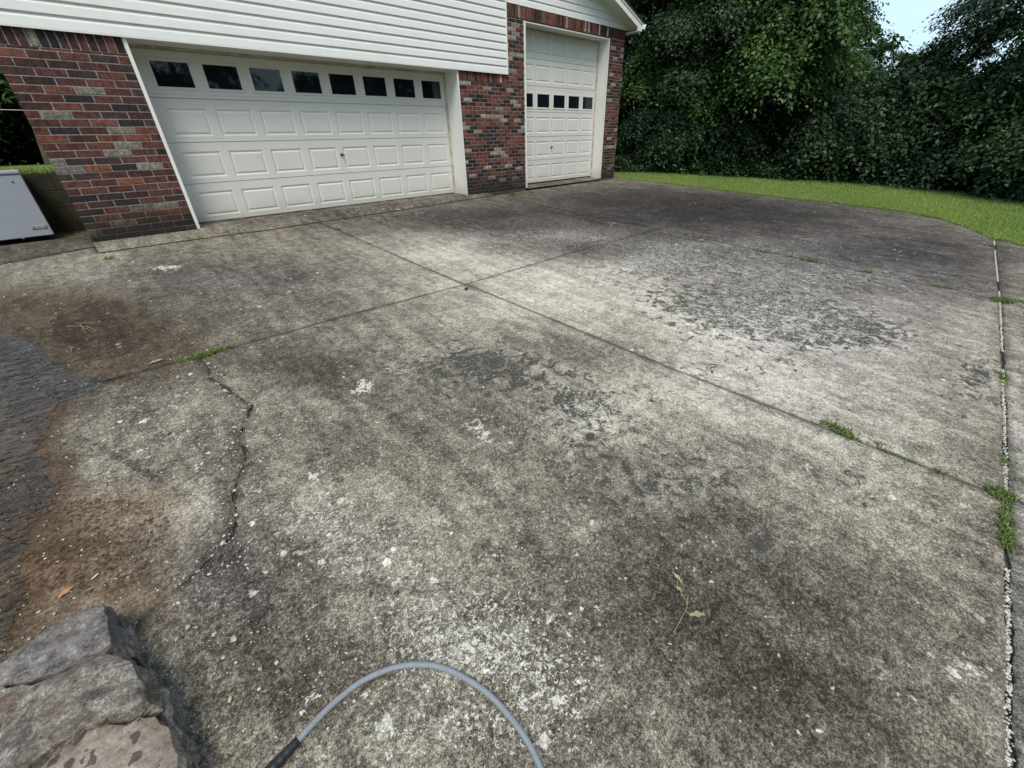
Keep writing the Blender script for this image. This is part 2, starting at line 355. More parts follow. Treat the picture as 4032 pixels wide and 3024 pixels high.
M_PALE = simple('pale_dead_leaf', (.42, .38, .24), .8, .2, 30, .3, 100)
M_WILT = simple('wilted_leaf', (.26, .28, .13), .8, .25, 30, .3, 100)
M_BLACK = simple('black_pebble', (.02, .02, .022), .7, .3, 30, .5, 100)
M_TUFT = mat_leaf('weed_blade', (.05, .085, .018), (.125, .18, .04))
M_LEAF1 = mat_leaf('leaf_broad', (.010, .028, .014), (.042, .082, .032))
M_LEAF2 = mat_leaf('leaf_dark', (.009, .024, .011), (.032, .066, .024))
M_LEAF3 = mat_leaf('leaf_light', (.028, .062, .018), (.075, .135, .036))
M_GRASS = mat_leaf('grass_blade', (.15, .23, .06), (.32, .40, .115))
exec_order = 'structure first, objects next, small things last'

# ================================================================ GROUND
def smooth_noise(P, sc, seed=0):
    r_ = np.random.default_rng(seed); out = np.zeros(len(P))
    for k in range(5):
        a = r_.normal(size=2) * sc * (1 + .5 * k); ph = r_.uniform(0, 6.28); out += np.sin(P[:, 0] * a[0] + P[:, 1] * a[1] + ph) / (1 + .6 * k)
    return out / 2.2
def terrain_z(x, y):
    z = S_Z0 + S_SLOPE * np.clip(y, -14, 1.0)
    return z
# soil sheet reaching the horizon; lawn material
xs = np.unique(np.concatenate([np.linspace(-300, -20, 8), np.linspace(-20, 40, 61), np.linspace(40, 400, 10)]))
ys = np.unique(np.concatenate([np.linspace(-300, -20, 8), np.linspace(-20, 20, 61), np.linspace(20, 400, 10)]))
X, Y = np.meshgrid(xs, ys); Z = terrain_z(X, Y) - .035
Z = Z + np.where(X > 12.6, .03, 0)
nx, ny = len(xs), len(ys); idx = np.arange(nx * ny).reshape(ny, nx)
F = np.stack([idx[:-1, :-1], idx[:-1, 1:], idx[1:, 1:], idx[1:, :-1]], -1).reshape(-1, 4)
tag(npmesh('lawn_ground', np.stack([X, Y, Z], -1).reshape(-1, 3), F, M_LAWN, smooth=True), kind='structure')
# raised lawn to the left, above the block wall
tag(meshobj('upper_lawn', [(-60, 1.74, .80), (-.50, 1.74, .80), (-.50, 60, .86), (-60, 60, .86)], [(0, 1, 2, 3)], M_LAWN), kind='structure')
# ---------------------------------------------------------------- driveway slabs
def ragged(pts, step=.035, amp=.004, seed=0):
    r_ = random.Random(seed); out = []; lf = 0
    for a, b in zip(pts[:-1], pts[1:]):
        L_ = math.dist(a, b); n = max(1, int(L_ / step)); nx_, ny_ = -(b[1] - a[1]) / L_, (b[0] - a[0]) / L_
        for i in range(n):
            t = i / n; lf = .75 * lf + r_.gauss(0, amp * .8); w = lf + r_.gauss(0, amp * .5)
            out.append((a[0] + (b[0] - a[0]) * t + nx_ * w, a[1] + (b[1] - a[1]) * t + ny_ * w))
    return out
def off(pts, d):     # shift a polyline sideways (left of travel)
    o = []
    for i, p in enumerate(pts):
        a = pts[max(i - 1, 0)]; b = pts[min(i + 1, len(pts) - 1)]; L_ = math.dist(a, b)
        o.append((p[0] - (b[1] - a[1]) / L_ * d, p[1] + (b[0] - a[0]) / L_ * d))
    return o
JA = [(2.33, -.34), (2.335, -2.2), (2.345, -4.20)]; JA2 = [(2.36, -4.22), (2.42, -6.6), (2.52, -8.43)]
JB0 = [(-3.0, -4.03), (-1.2, -4.08), (0, -4.14), (1.2, -4.16), (2.35, -4.21)]; JB1 = [(2.35, -4.21), (4.2, -4.17), (6.43, -4.20)]
JB2 = [(6.43, -4.20), (9.2, -4.1), (11.8, -4.0)]
JD1 = [(6.38, -.10), (6.42, -2.2), (6.43, -4.2)]; JD2 = [(6.43, -4.2), (6.47, -6.4), (6.47, -8.32)]
JC0 = [(-3, -8.52), (1.0, -8.46), (2.52, -8.43)]; JC1 = [(2.52, -8.43), (4.5, -8.38), (6.47, -8.32)]; JC2 = [(6.47, -8.32), (8.4, -8.24), (10.26, -8.17)]
CR = [(-.14, -4.14), (-.13, -4.36), (-.155, -4.55), (-.11, -4.78), (-.05, -5.08), (-.12, -5.22), (-.20, -5.36), (-.19, -5.52), (-.30, -5.72), (-.40, -6.03), (-.48, -6.09), (-.62, -6.17), (-.80, -6.25), (-1.3, -6.5), (-3, -7.1)]
TOPL = [(-3.0, -.72), (-1.34, -.24), (-.84, -.09), (-.50, .02), (-.47, -.36)]
TOP1 = [(-.47, -.36), (.6, -.35), (1.6, -.40), (2.33, -.34)]
TOP2 = [(2.33, -.34), (4.6, -.26), (6.38, -.10)]
TOP3 = [(6.38, -.10), (7.5, -.008), (11.25, -.006), (11.28, .5), (11.49, .5)]
EDG = [(11.49, .5), (11.52, 0), (11.66, -2.07), (11.78, -4.0)]
EDG2 = [(11.78, -4.0), (12.05, -5.54), (12.12, -6.7), (11.77, -7.35), (11.15, -7.76), (10.26, -8.17)]
def g(p, d): return off(p, d)
h = .0042; c_ = .0105
SLABS = [
    ('S1', [TOPL + TOP1[1:], g(JA, -h), g(JB0, h)[::-1], [(-3, -4.03), (-3, -.72)]]),
    ('S2', [TOP2, g(JD1, -h), g(JB1, h)[::-1], g(JA, h)[::-1]]),
    ('S3', [TOP3, EDG, g(JB2, h * .6)[::-1], g(JD1, h)[::-1]]),
    ('S4a', [g(JB0, -h)[:3][:2] + [(-.16, -4.145)], g(CR, -.0018), [(-3, -7.1), (-3, -4.04)]]),
    ('S4b', [[(-.13, -4.145)] + g(JB0, -h)[2:], g(JA2, -h), g(JC0, c_)[::-1], [(-3, -8.5), (-3, -7.11)], g(CR, .0018)[::-1]]),
    ('S5', [g(JB1, -h), g(JD2, -h), g(JC1, c_)[::-1], g(JA2, h)[::-1]]),
    ('S6', [g(JB2, -h * .6), EDG2, g(JC2, c_)[::-1], g(JD2, h)[::-1]]),
    ('S7', [g(JC0, -c_), [(2.52, -8.45), (2.6, -9.6), (2.75, -13)], [(2.75, -13), (-3, -13), (-3, -8.54)]]),
    ('S8', [g(JC1, -c_), g(JC2, -c_), [(10.26, -8.19), (10.28, -8.3), (9.9, -8.6), (9.0, -9.3), (6, -13)], [(6, -13), (2.78, -13), (2.63, -9.6), (2.55, -8.45)]]),
]
# stains: (u, v, radius_u, radius_v, strength) read off the photo and laid on the slab as world-space ellipses
ST = {
 'tone': [(2950, 2550, 950, 380, -.30), (500, 2350, 500, 400, -.25), (1750, 1000, 330, 90, 1.3), (2250, 1120, 420, 110, 1.5), (2650, 1290, 450, 120, .9), (3500, 1300, 450, 170, .65), (2950, 1530, 480, 170, .85), (3450, 1700, 420, 160, .75),
          (2450, 1680, 450, 170, .35), (1750, 2250, 330, 260, .40), (1020, 1560, 200, 90, .45), (700, 2020, 180, 110, .9), (4010, 1900, 50, 700, .9), (3500, 2020, 420, 160, .35),
          (1350, 1950, 350, 110, .30), (1900, 1230, 300, 70, .35), (3200, 1400, 500, 120, .45), (1050, 1230, 380, 60, -.10), (3830, 2620, 160, 90, .35), (3900, 1250, 120, 250, .4),
          (350, 1020, 260, 45, .35), (520, 1250, 500, 130, -.55), (900, 1090, 420, 90, -.75), (1500, 850, 700, 40, -.9), (1250, 1440, 330, 100, -.85), (1900, 1500, 250, 130, -.75),
          (2250, 1400, 150, 70, -.45), (2420, 1860, 330, 110, -.6), (2500, 790, 600, 75, -1.6), (3000, 850, 600, 80, -1.5), (3600, 990, 420, 90, -1.25), (3850, 1110, 140, 90, -.5),
          (950, 2300, 380, 280, -.75), (2800, 2330, 760, 240, -.70), (3000, 2760, 900, 260, -.62), (2600, 2130, 350, 110, -.4), (1250, 2700, 330, 200, -.45), (150, 1330, 400, 90, -.5),
          (600, 1480, 360, 130, -.35), (1950, 880, 260, 40, -.7), (1700, 1700, 300, 120, -.35), (1100, 1780, 250, 120, -.1), (500, 1700, 300, 130, -.25), (3950, 1300, 40, 900, -.25),
          (2350, 980, 420, 50, -.45), (3050, 1110, 420, 60, -.25), (2900, 2050, 200, 110, -.4), (1900, 2750, 400, 250, .1)],
 'flake': [(1900, 1440, 350, 120, 1.1), (2330, 1640, 300, 170, .8), (2680, 1900, 330, 130, .7), (2980, 2150, 200, 80, .8), (3100, 1260, 420, 90, 1.25), (2620, 1060, 330, 50, .9), (3300, 1090, 380, 55, .9),
           (2900, 985, 400, 45, .9), (2100, 870, 300, 40, .6), (3850, 1480, 150, 120, .9), (2300, 930, 250, 35, .6), (2800, 1180, 350, 60, .9), (3400, 1330, 250, 60, .9), (1400, 1400, 260, 90, .2),
           (900, 1180, 300, 60, .25), (2900, 1450, 300, 80, .5), (3300, 1900, 300, 100, .4), (1700, 2350, 300, 200, .35), (3750, 2600, 250, 140, .5), (2350, 2050, 600, 200, .15), (1300, 1650, 250, 80, .2)],
 'speck': [(1800, 2520, 420, 260, .75), (1450, 2120, 330, 180, .45), (1200, 2020, 280, 120, .35), (2180, 2700, 240, 240, .6), (2250, 1620, 280, 100, .35), (3830, 2640, 180, 90, .35), (1700, 2920, 480, 120, .55),
           (3500, 1850, 250, 120, .25), (600, 1650, 300, 110, .30), (1450, 835, 260, 25, .5), (900, 2400, 300, 250, .14), (2000, 2100, 500, 300, .12), (800, 1750, 250, 120, .25), (2500, 1030, 300, 60, .5), (3100, 1100, 500, 90, .35),
           (3000, 1260, 450, 100, .4), (800, 1200, 500, 120, .08), (3000, 2600, 800, 350, .04), (2700, 960, 300, 30, .4), (2200, 930, 280, 40, .4)],
 'brown': [(200, 1230, 560, 130, .9), (520, 1390, 380, 110, .8), (40, 1500, 260, 200, 1.2), (60, 2100, 220, 500, 1.1), (1300, 1440, 280, 80, .35), (400, 2250, 350, 250, .4)],
 'mud': [(430, 2050, 260, 170, 1.1), (300, 2330, 330, 170, 1.0), (150, 1560, 160, 120, .55), (620, 1990, 150, 100, .5), (120, 1900, 150, 250, .45), (500, 2450, 250, 90, .5), (3040, 1585, 60, 20, .8)],
 'wet': [(120, 1900, 200, 200, .5), (200, 1480, 260, 60, .6), (30, 1390, 200, 100, .9), (130, 1620, 170, 150, .8), (120, 1850, 190, 160, .75), (60, 2250, 110, 350, .9), (420, 1500, 80, 25, .5), (260, 2200, 200, 160, .45)],
 'cool': [(2700, 850, 900, 140, 1.0), (3500, 1030, 500, 150, 1.0), (3300, 1400, 600, 250, .5), (1800, 850, 700, 60, .4), (900, 1100, 400, 90, .5), (4010, 1900, 50, 700, .6), (900, 2250, 300, 250, .5)],
 'bare': [(1450, 1522, 38, 24, 1.1), (1865, 1668, 62, 40, 1.1), (1945, 1728, 45, 22, 1.0), (1240, 2728, 44, 48, 1.1), (1172, 2786, 22, 20, 1.0), (3825, 2635, 90, 45, .9), (1050, 1090, 0, 0, 0), (2105, 2195, 0, 0, 0),
          (660, 1057, 50, 12, 1.0), (1790, 2215, 45, 30, .8), (1540, 2895, 30, 45, .9), (2300, 1960, 0, 0, 0), (3170, 1852, 30, 25, .9), (1250, 1870, 30, 22, .9), (2280, 2650, 22, 30, 1.0), (3490, 2210, 30, 18, .8), (1700, 2120, 30, 18, .9), (2160, 2450, 34, 36, .9)],
}
GEN = []
for key, L_ in ST.items():
    for (u, v, ru, rv, s) in L_:
        if not ru: continue
        c = gp(u, v)[:2]; e1 = (gp(u + ru, v)[:2] - gp(u - ru, v)[:2]) / 2; e2 = (gp(u, v + rv)[:2] - gp(u, v - rv)[:2]) / 2
        GEN.append((key, c, np.linalg.inv(np.stack([e1, e2], 1)), s))
def stain_attrs(P, jd=None):
    A = {k: np.zeros(len(P)) for k in ST}
    w = P + np.stack([smooth_noise(P, 4, 3), smooth_noise(P, 4, 5)], 1) * .05 + np.stack([smooth_noise(P, 14, 6), smooth_noise(P, 14, 8)], 1) * .02
    for key, c, Mi, s in GEN:
        d = (w - c) @ Mi.T; A[key] += s * np.exp(-1.1 * (d ** 2).sum(1))
    A['joint'] = np.zeros(len(P)) if jd is None else jd
    return A
def seg_dist(P, poly):
    best = np.full(len(P), 9.)
    for a, b in zip(poly[:-1], poly[1:]):
        a = np.array(a); b = np.array(b); d = b - a; t = np.clip(((P - a) @ d) / (d @ d), 0, 1)
        best = np.minimum(best, np.linalg.norm(P - (a + t[:, None] * d), axis=1))
    return best
JOINTS = [JA, JA2, JB0, JB1, JD1, JD2, JC0, JC1, JC2, CR]
AV, AF = [], []; base = 0
def jit(p0, p1): return p0
for name, chains in SLABS:
    ring = []
    for k, ch in enumerate(chains):
        am = .0028 if 'CR' != name else .004
        if name in ('S4a',) and k == 1 or name == 'S4b' and k == 4: am = .0055
        ring += ragged(ch, .025, am, hash(name + str(k)) % 1000 if False else (ord(name[1]) * 31 + k * 7 + len(name)))
    # remove near-duplicates
    rr = [ring[0]]
    for p in ring[1:]:
        if math.dist(p, rr[-1]) > .006: rr.append(p)
    if math.dist(rr[0], rr[-1]) < .006: rr.pop()
    ring = rr
    if sum(a[0] * b[1] - b[0] * a[1] for a, b in zip(ring, ring[1:] + ring[:1])) < 0: ring = ring[::-1]
    RA = np.array(ring); n = len(ring)
    x0, y0 = RA.min(0); x1, y1 = RA.max(0)
    st_ = .06
    gx, gy = np.meshgrid(np.arange(x0, x1, st_), np.arange(y0, y1, st_)); G = np.stack([gx.ravel(), gy.ravel()], 1)
    G += np.random.default_rng(n).uniform(-.012, .012, G.shape)
    # inside test
    ins = np.zeros(len(G), bool)
    for a, b in zip(RA, np.roll(RA, -1, 0)):
        cnd = ((a[1] > G[:, 1]) != (b[1] > G[:, 1]))
        xi = (b[0] - a[0]) * (G[:, 1] - a[1]) / (b[1] - a[1] + 1e-12) + a[0]
        ins ^= cnd & (G[:, 0] < xi)
    d = seg_dist(G, [tuple(p) for p in RA] + [tuple(RA[0])])
    G = G[ins & (d > .03)]
    # inner ring 12 mm in from the edge keeps the arris worn
    T_ = np.roll(RA, -1, 0) - np.roll(RA, 1, 0); T_ /= np.linalg.norm(T_, axis=1)[:, None] + 1e-9
    pts = np.concatenate([RA, G])
    vs, es, fs, *_ = geometry.delaunay_2d_cdt([Vector(p) for p in pts], [(i, (i + 1) % n) for i in range(n)], [list(range(n))], 1, 1e-5)
    V2 = np.array([(v[0], v[1]) for v in vs]); dd = seg_dist(V2, [tuple(p) for p in RA] + [tuple(RA[0])])
    z = gz(V2[:, 1]) + smooth_noise(V2, 1.3, 11) * .003 - np.where(dd < .004, .004, 0)
    V3 = np.column_stack([V2, z]); AV.append(V3); AF += [tuple(base + i for i in f) for f in fs]
    # skirt
    bidx = {}
    from collections import Counter
    ec = Counter()
    for f in fs:
        for a, b in zip(f, f[1:] + f[:1]): ec[(a, b)] += 1
    bnd = [(a, b) for (a, b) in ec if (b, a) not in ec]
    low = {}; extra = []
    for a, b in bnd:
        for q in (a, b):
            if q not in low: low[q] = base + len(V3) + len(extra); extra.append((V2[q][0], V2[q][1], V3[q][2] - .045))
    AF += [(base + b, base + a, low[a], low[b]) for a, b in bnd]
    if extra: AV.append(np.array(extra))
    base += len(V3) + len(extra)
V = np.concatenate(AV); P2 = V[:, :2]
jd = np.full(len(V), 9.)
for j in JOINTS: jd = np.minimum(jd, seg_dist(P2, j))
jat = np.exp(-(jd / .028) ** 1.3)
dr = meshobj('driveway', V, AF, M_CON); tag(dr, kind='structure')
for k, a in stain_attrs(P2, jat).items():
    at = dr.data.attributes.new(k, 'FLOAT', 'POINT'); at.data.foreach_set('value', a.astype(np.float32))
dr.data.polygons.foreach_set('use_smooth', [len(f) == 3 for f in AF])
# soil under the joints, a sheet of its own just under the slabs
o = meshobj('joint_soil', [(-3.0, -13, gz(-13) - .013), (6, -13, gz(-13) - .013), (10.1, -8.3, gz(-8.3) - .013), (11.5, -7.4, gz(-7.4) - .013), (11.6, 0, gz(0) - .013), (-3, 0, gz(0) - .013)], [(0, 1, 2, 3, 4, 5)], M_SOIL)
tag(o, kind='structure')
# pale gravel bead packed in the wide joint
gv, gf = [], []
cl = JC0 + JC1[1:] + JC2[1:]
rr = random.Random(5)
ico = bmesh.new(); bmesh.ops.create_icosphere(ico, subdivisions=1, radius=1); ICV = np.array([v.co[:] for v in ico.verts]); ICF = np.array([[v.index for v in f.verts] for f in ico.faces]); ico.free()
def scatter_blobs(name, pts, sizes, mat, flat=.6, seed=0, parent=None, jitter=.18):
    r_ = np.random.default_rng(seed); Vs, Fs = [], []
    for i, (p, s) in enumerate(zip(pts, sizes)):
        v = ICV * (1 + r_.normal(0, jitter, (len(ICV), 1))); v = v * np.array([r_.uniform(.7, 1.4), r_.uniform(.7, 1.2), flat]) * s
        a = r_.uniform(0, 6.28); ca, sa = math.cos(a), math.sin(a); v = np.column_stack([v[:, 0] * ca - v[:, 1] * sa, v[:, 0] * sa + v[:, 1] * ca, v[:, 2]])
        Vs.append(v + np.array(p)); Fs.append(ICF + i * len(ICV))
    return npmesh(name, np.concatenate(Vs), np.concatenate(Fs), mat, parent)
pts, szs = [], []
for a, b in zip(cl[:-1], cl[1:]):
    L_ = math.dist(a, b)
    for i in range(int(L_ / .0028)):
        t = rr.random(); x = a[0] + (b[0] - a[0]) * t; y = a[1] + (b[1] - a[1]) * t + rr.gauss(.001, .0042)
        if -.4 < x < 10.2 and math.sin(x * 5.1) + math.sin(x * 2.3 + 1) > -1.25:
            pts.append((x, y, gz(y) - .003)); szs.append(rr.uniform(.002, .0058))
tag(scatter_blobs('joint_gravel', pts, szs, M_GRAV, .8, 3), 'pale gravel bead packed along the widest joint of the driveway', 'gravel', kind='stuff')

# apron wedge before the garage doors and the pad beside the garage
def strip(name, top, bot, ztop, zbot, n=90, m=7):
    def samp(p, t):
        L_ = [0]
        for a, b in zip(p[:-1], p[1:]): L_.append(L_[-1] + math.dist(a, b))
        s = t * L_[-1]
        for i in range(len(p) - 1):
            if s <= L_[i + 1] + 1e-9:
                k = (s - L_[i]) / (L_[i + 1] - L_[i]); return p[i][0] + (p[i + 1][0] - p[i][0]) * k, p[i][1] + (p[i + 1][1] - p[i][1]) * k
        return p[-1]
    V = []; F = []
    for i in range(n + 1):
        a = samp(top, i / n); b = samp(bot, i / n)
        for j in range(m + 1):
            t = j / m; x = a[0] + (b[0] - a[0]) * t; y = a[1] + (b[1] - a[1]) * t
            V.append((x, y, ztop(x, y) * (1 - t) + zbot(x, y) * t + (.0025 * math.sin(x * 17 + y * 9) if 0 < j < m else 0)))
    for i in range(n):
        for j in range(m): q = i * (m + 1) + j; F.append((q, q + 1, q + m + 2, q + m + 1))
    V = np.array(V); o = npmesh(name, V, np.array(F), M_CON, smooth=True, attrs=None)
    for k, a in stain_attrs(V[:, :2], np.exp(-(seg_dist(V[:, :2], bot) / .03) ** 1.3)).items():
        if k == 'tone': a = a - .1
        at = o.data.attributes.new(k, 'FLOAT', 'POINT'); at.data.foreach_set('value', a.astype(np.float32))
    return tag(o, kind='structure')
strip('driveway_apron', [(-.485, -.002), (6.3, -.002)], [(-.47, -.385), (.6, -.375), (1.6, -.42), (2.33, -.36), (4.6, -.275), (6.38, -.105)],
      lambda x, y: .018 if .72 < x < 5.7 else .006, lambda x, y: gz(y) + .006)
strip('door_threshold', [(.66, .5), (5.76, .5)], [(.66, -.004), (5.76, -.004)], lambda x, y: .036, lambda x, y: .0185, 60, 5)
strip('tall_door_threshold', [(7.56, .4), (10.6, .4)], [(7.56, -.002), (10.6, -.002)], lambda x, y: .05, lambda x, y: -.02, 40, 5)
def gsheet(name, poly, zf, mat, step=.12):
    xs_ = [p[0] for p in poly]; ys_ = [p[1] for p in poly]
    pts = [Vector(p) for p in poly]; n = len(pts); ex = []
    x = min(xs_)
    while x < max(xs_):
        y = min(ys_)
        while y < max(ys_):
            ex.append(Vector((x, y))); y += step
        x += step
    vs, es, fs, *_ = geometry.delaunay_2d_cdt(pts + ex, [(i, (i + 1) % n) for i in range(n)], [list(range(n))], 1, 1e-5)
    V = np.array([(v[0], v[1], zf(v[0], v[1])) for v in vs]); o = meshobj(name, V, fs, mat, smooth=True); return o, V
o, V = gsheet('side_pad', [(-5, -1.36), (-1.34, -.265), (-.84, -.115), (-.492, .0), (-.49, 1.7), (-5, 1.7)], lambda x, y: gz(y) + .004 if y < .2 else gz(.2) + .004 + .02 * (y - .2), M_CON, .15)
tag(o, kind='structure')
for k, a in stain_attrs(V[:, :2]).items():
    if k == 'tone': a = a * 0 - 1.0
    if k in ('mud', 'wet'): a = a * 0 + .12
    at = o.data.attributes.new(k, 'FLOAT', 'POINT'); at.data.foreach_set('value', a.astype(np.float32))

# ================================================================ GARAGE BUILDING
H = empty('garage_building', (0, 0, 0), 'red brick and white siding garage with a wide door and a tall door', 'building')
PAL2 = [((.150, .052, .040), 24), ((.110, .040, .034), 14), ((.185, .064, .044), 12), ((.030, .025, .026), 24), ((.050, .032, .030), 8), ((.34, .30, .24), 11), ((.20, .085, .06), 3)]
PAL = [((.120, .047, .040), 26), ((.088, .038, .035), 24), ((.155, .060, .045), 12), ((.032, .026, .029), 16), ((.055, .034, .034), 14), ((.25, .225, .19), 9), ((.20, .075, .045), 4)]
def brick_wall(name, x0, x1, z0, z1, px, pz, soldier=None, seed=0, back_y=.10, sold_pitch=.068, joint=.010, pal=None):
    pal = pal or PAL2
    r_ = random.Random(seed); mb = MB(); cols = []
    def pick():
        c = r_.choices([p[0] for p in pal], [p[1] for p in pal])[0]; k = r_.uniform(.75, 1.25); return tuple(min(1, q * k) for q in c)
    def brick(a, b, c, d):
        if b - a < .012 or d - c < .01: return
        y = r_.uniform(-.0015, .0015); k = r_.uniform(.0025, .005)
        n0 = len(mb.v); mb.cbox(a, b, y, .012, c, d, k); cols.extend([pick()] * (len(mb.v) - n0))
    ztop = z1 - (soldier or 0); row = 0; z = z0
    while z < ztop - .01:
        zt = min(z + pz - joint, ztop); x = x0 - (px / 2 if row % 2 else 0)
        while x < x1:
            a, b = max(x, x0), min(x + px - joint, x1); brick(a, b, z, zt); x += px
        z += pz; row += 1
    if soldier:
        x = x0
        while x < x1 - .01:
            b = min(x + sold_pitch - joint, x1); brick(x, b, ztop + .004, z1); x += sold_pitch
    o = mb.build(name, M_BRICK, H)
    at = o.data.color_attributes.new('bcol', 'FLOAT_COLOR', 'POINT')
    at.data.foreach_set('color', np.array([(*c, 1) for c in cols], np.float32).ravel())
    mo = MB(); mo.box(x0 + .002, x1 - .002, .0045, back_y, z0 - .05, z1 + .01); mo.build('mortar_bed', M_MORT, o)
    return o
XL, XO1, XP, XO2, XR = -.4837, .684, 5.722, 10.57, 11.25
brick_wall('brick_pier', XL, XO1, 0, 2.225, .265, .0808, .185, 1, .10, .0835, .011, PAL)
brick_wall('brick_pier', XP + .002, 7.546, 0, 3.13, .213, .0682, None, 2)
brick_wall('brick_pier', XO2, XR, 0, 3.14, .213, .0682, None, 3)
# soldier courses: under the siding at the middle pier and over the tall door
def soldiers(x0, x1, z0, z1, pitch, seed, y=-.004):
    r_ = random.Random(seed); mb = MB(); cols = []
    x = x0
    while x < x1 - .01:
        b = min(x + pitch - .009, x1); c = r_.choices([p[0] for p in PAL2], [p[1] for p in PAL2])[0]; k = r_.uniform(.8, 1.2)
        n0 = len(mb.v); mb.cbox(x, b, y + r_.uniform(-.0015, .0015), .012, z0 + .004, z1, .003); cols += [tuple(q * k for q in c)] * (len(mb.v) - n0); x += pitch
    o = mb.build('soldier_course', M_BRICK, H)
    at = o.data.color_attributes.new('bcol', 'FLOAT_COLOR', 'POINT'); at.data.foreach_set('color', np.array([(*c, 1) for c in cols], np.float32).ravel())
    mo = MB(); mo.box(x0, x1, -.0005, .0030, z0, z1); mo.build('mortar_bed', M_MORT, o)
soldiers(5.724, 6.99, 2.046, 2.225, .068, 11, -.008)
soldiers(7.05, XR, 3.148, 3.345, .068, 12, -.008)
# side walls, back wall (plain brick tone)
mb = MB(); mb.box(XL, XL + .10, .101, 9.9, -.1, 3.0); mb.box(XR - .10, XR - .001, .101, 9.9, -.1, 3.3); mb.box(XL, XR, 9.9, 10, -.1, 3.3)
mb.build('outer_wall', M_MORT, H)
mb = MB(); mb.box(XR - .0, XR + .006, .0, 9.9, -.1, 3.3); 
# siding panels: Dutch-lap profile run along X
LAP = .127
def siding(name, x0f, x1f, z0, z1, y, lap=LAP, mat=M_SIDE, depth=1.0):
    V, Fc = [], []; z = z0; prof = [(0, .006), (0, .0215), (.004, .0225), (.080, .0165), (.090, .0135), (.106, .0035), (lap, .0030)]
    while z < z1 - .005:
        for i in range(len(prof)):
            dz, dy = prof[i]; dz = min(dz, z1 - z) ; zz = z + dz
            V += [(x0f(zz), y - dy * depth, zz), (x1f(zz), y - dy * depth, zz)]
        b = len(V) - 2 * len(prof)
        Fc += [(b + 2 * i, b + 2 * i + 1, b + 2 * i + 3, b + 2 * i + 2) for i in range(len(prof) - 1)]
        if z > z0: Fc.append((b - 2, b - 1, b + 1, b))
        z += lap
    return meshobj(name, V, Fc, mat, H)
RIDX, SL = 5.38, .349
def roofz(x): return 3.363 + SL * (11.30 - x) if x > RIDX else 3.363 + SL * (11.30 - RIDX) - SL * (RIDX - x)
zr = roofz(RIDX)
def xl_at(z): return max(-.56, RIDX - (zr - z) / SL) if z > roofz(-.56) else -.56
siding('siding_panel', lambda z: xl_at(z), lambda z: min(7.00, RIDX + (zr - z) / SL), 2.212, zr - .05, -.022)
siding('gable_siding', lambda z: 7.03, lambda z: max(7.04, min(XR + .0, 11.30 - (z - 3.363) / SL)), 3.352, 4.84, .006, depth=.8)
mb = MB(); mb.box(7.0, 7.028, -.052, .0, 2.200, 4.8); mb.box(-.58, 7.028, -.046, -.020, 2.196, 2.2115)       # corner post and starter strip
mb.build('siding_trim', M_TRIM, H)
mb = MB(); mb.box(-.56, 7.0, -.020, .0, 2.2265, 4.0); mb.box(XL, XP, .0, .10, 2.237, 4.0)
mb.extr([(7.04, 3.35), (11.24, 3.35), (7.04, 3.35 + 4.2 * SL)], 1, .012, .1)
mb.build('wall_sheathing', M_DARK, H)
# lintel over the tall door
mb = MB(); mb.box(7.546, 10.62, -.002, .11, 3.130, 3.147); mb.build('steel_lintel', M_LINTEL, H)
# wide opening: jambs, head, stops
def opening(x0, x1, zt, d, seed):
    mb = MB()
    mb.box(x1 - .0, x1 + .020, -.012, d + .02, 0.005, zt)                      # right reveal board
    mb.box(x1 - .014, x1 + .004, -.018, .004, 0.004, zt)                        # nosing
    mb.box(x0, x0 + .020, -.012, d + .02, 0.005, zt); mb.box(x0 + .018, x0 + .038, -.018, .004, 0.004, zt)
    mb.box(x0, x1, .001, d + .02, zt - .020, zt)                                # head
    mb.build('door_frame', M_TRIM, H)
    mb = MB()
    mb.box(x1 - .030, x1 - .001, d - .022, d - .005, .03, zt - .021); mb.box(x1 - .045, x1 - .030, d - .012, d - .004, .03, zt - .021)
    mb.box(x0 + .021, x0 + .06, d - .022, d - .005, .03, zt - .021)
    mb.box(x0 + .02, x1 - .03, d - .026, d - .005, zt - .052, zt - .021); mb.box(x0 + .02, x1 - .03, d - .045, d - .027, zt - .034, zt - .021)
    mb.build('door_stop', simple('stained_stop%d' % seed, (.48, .44, .36), .6, .25, 9), H)
opening(.684, 5.716, 2.226, .414, 1)
opening(7.548, 10.566, 3.129, .312, 2)

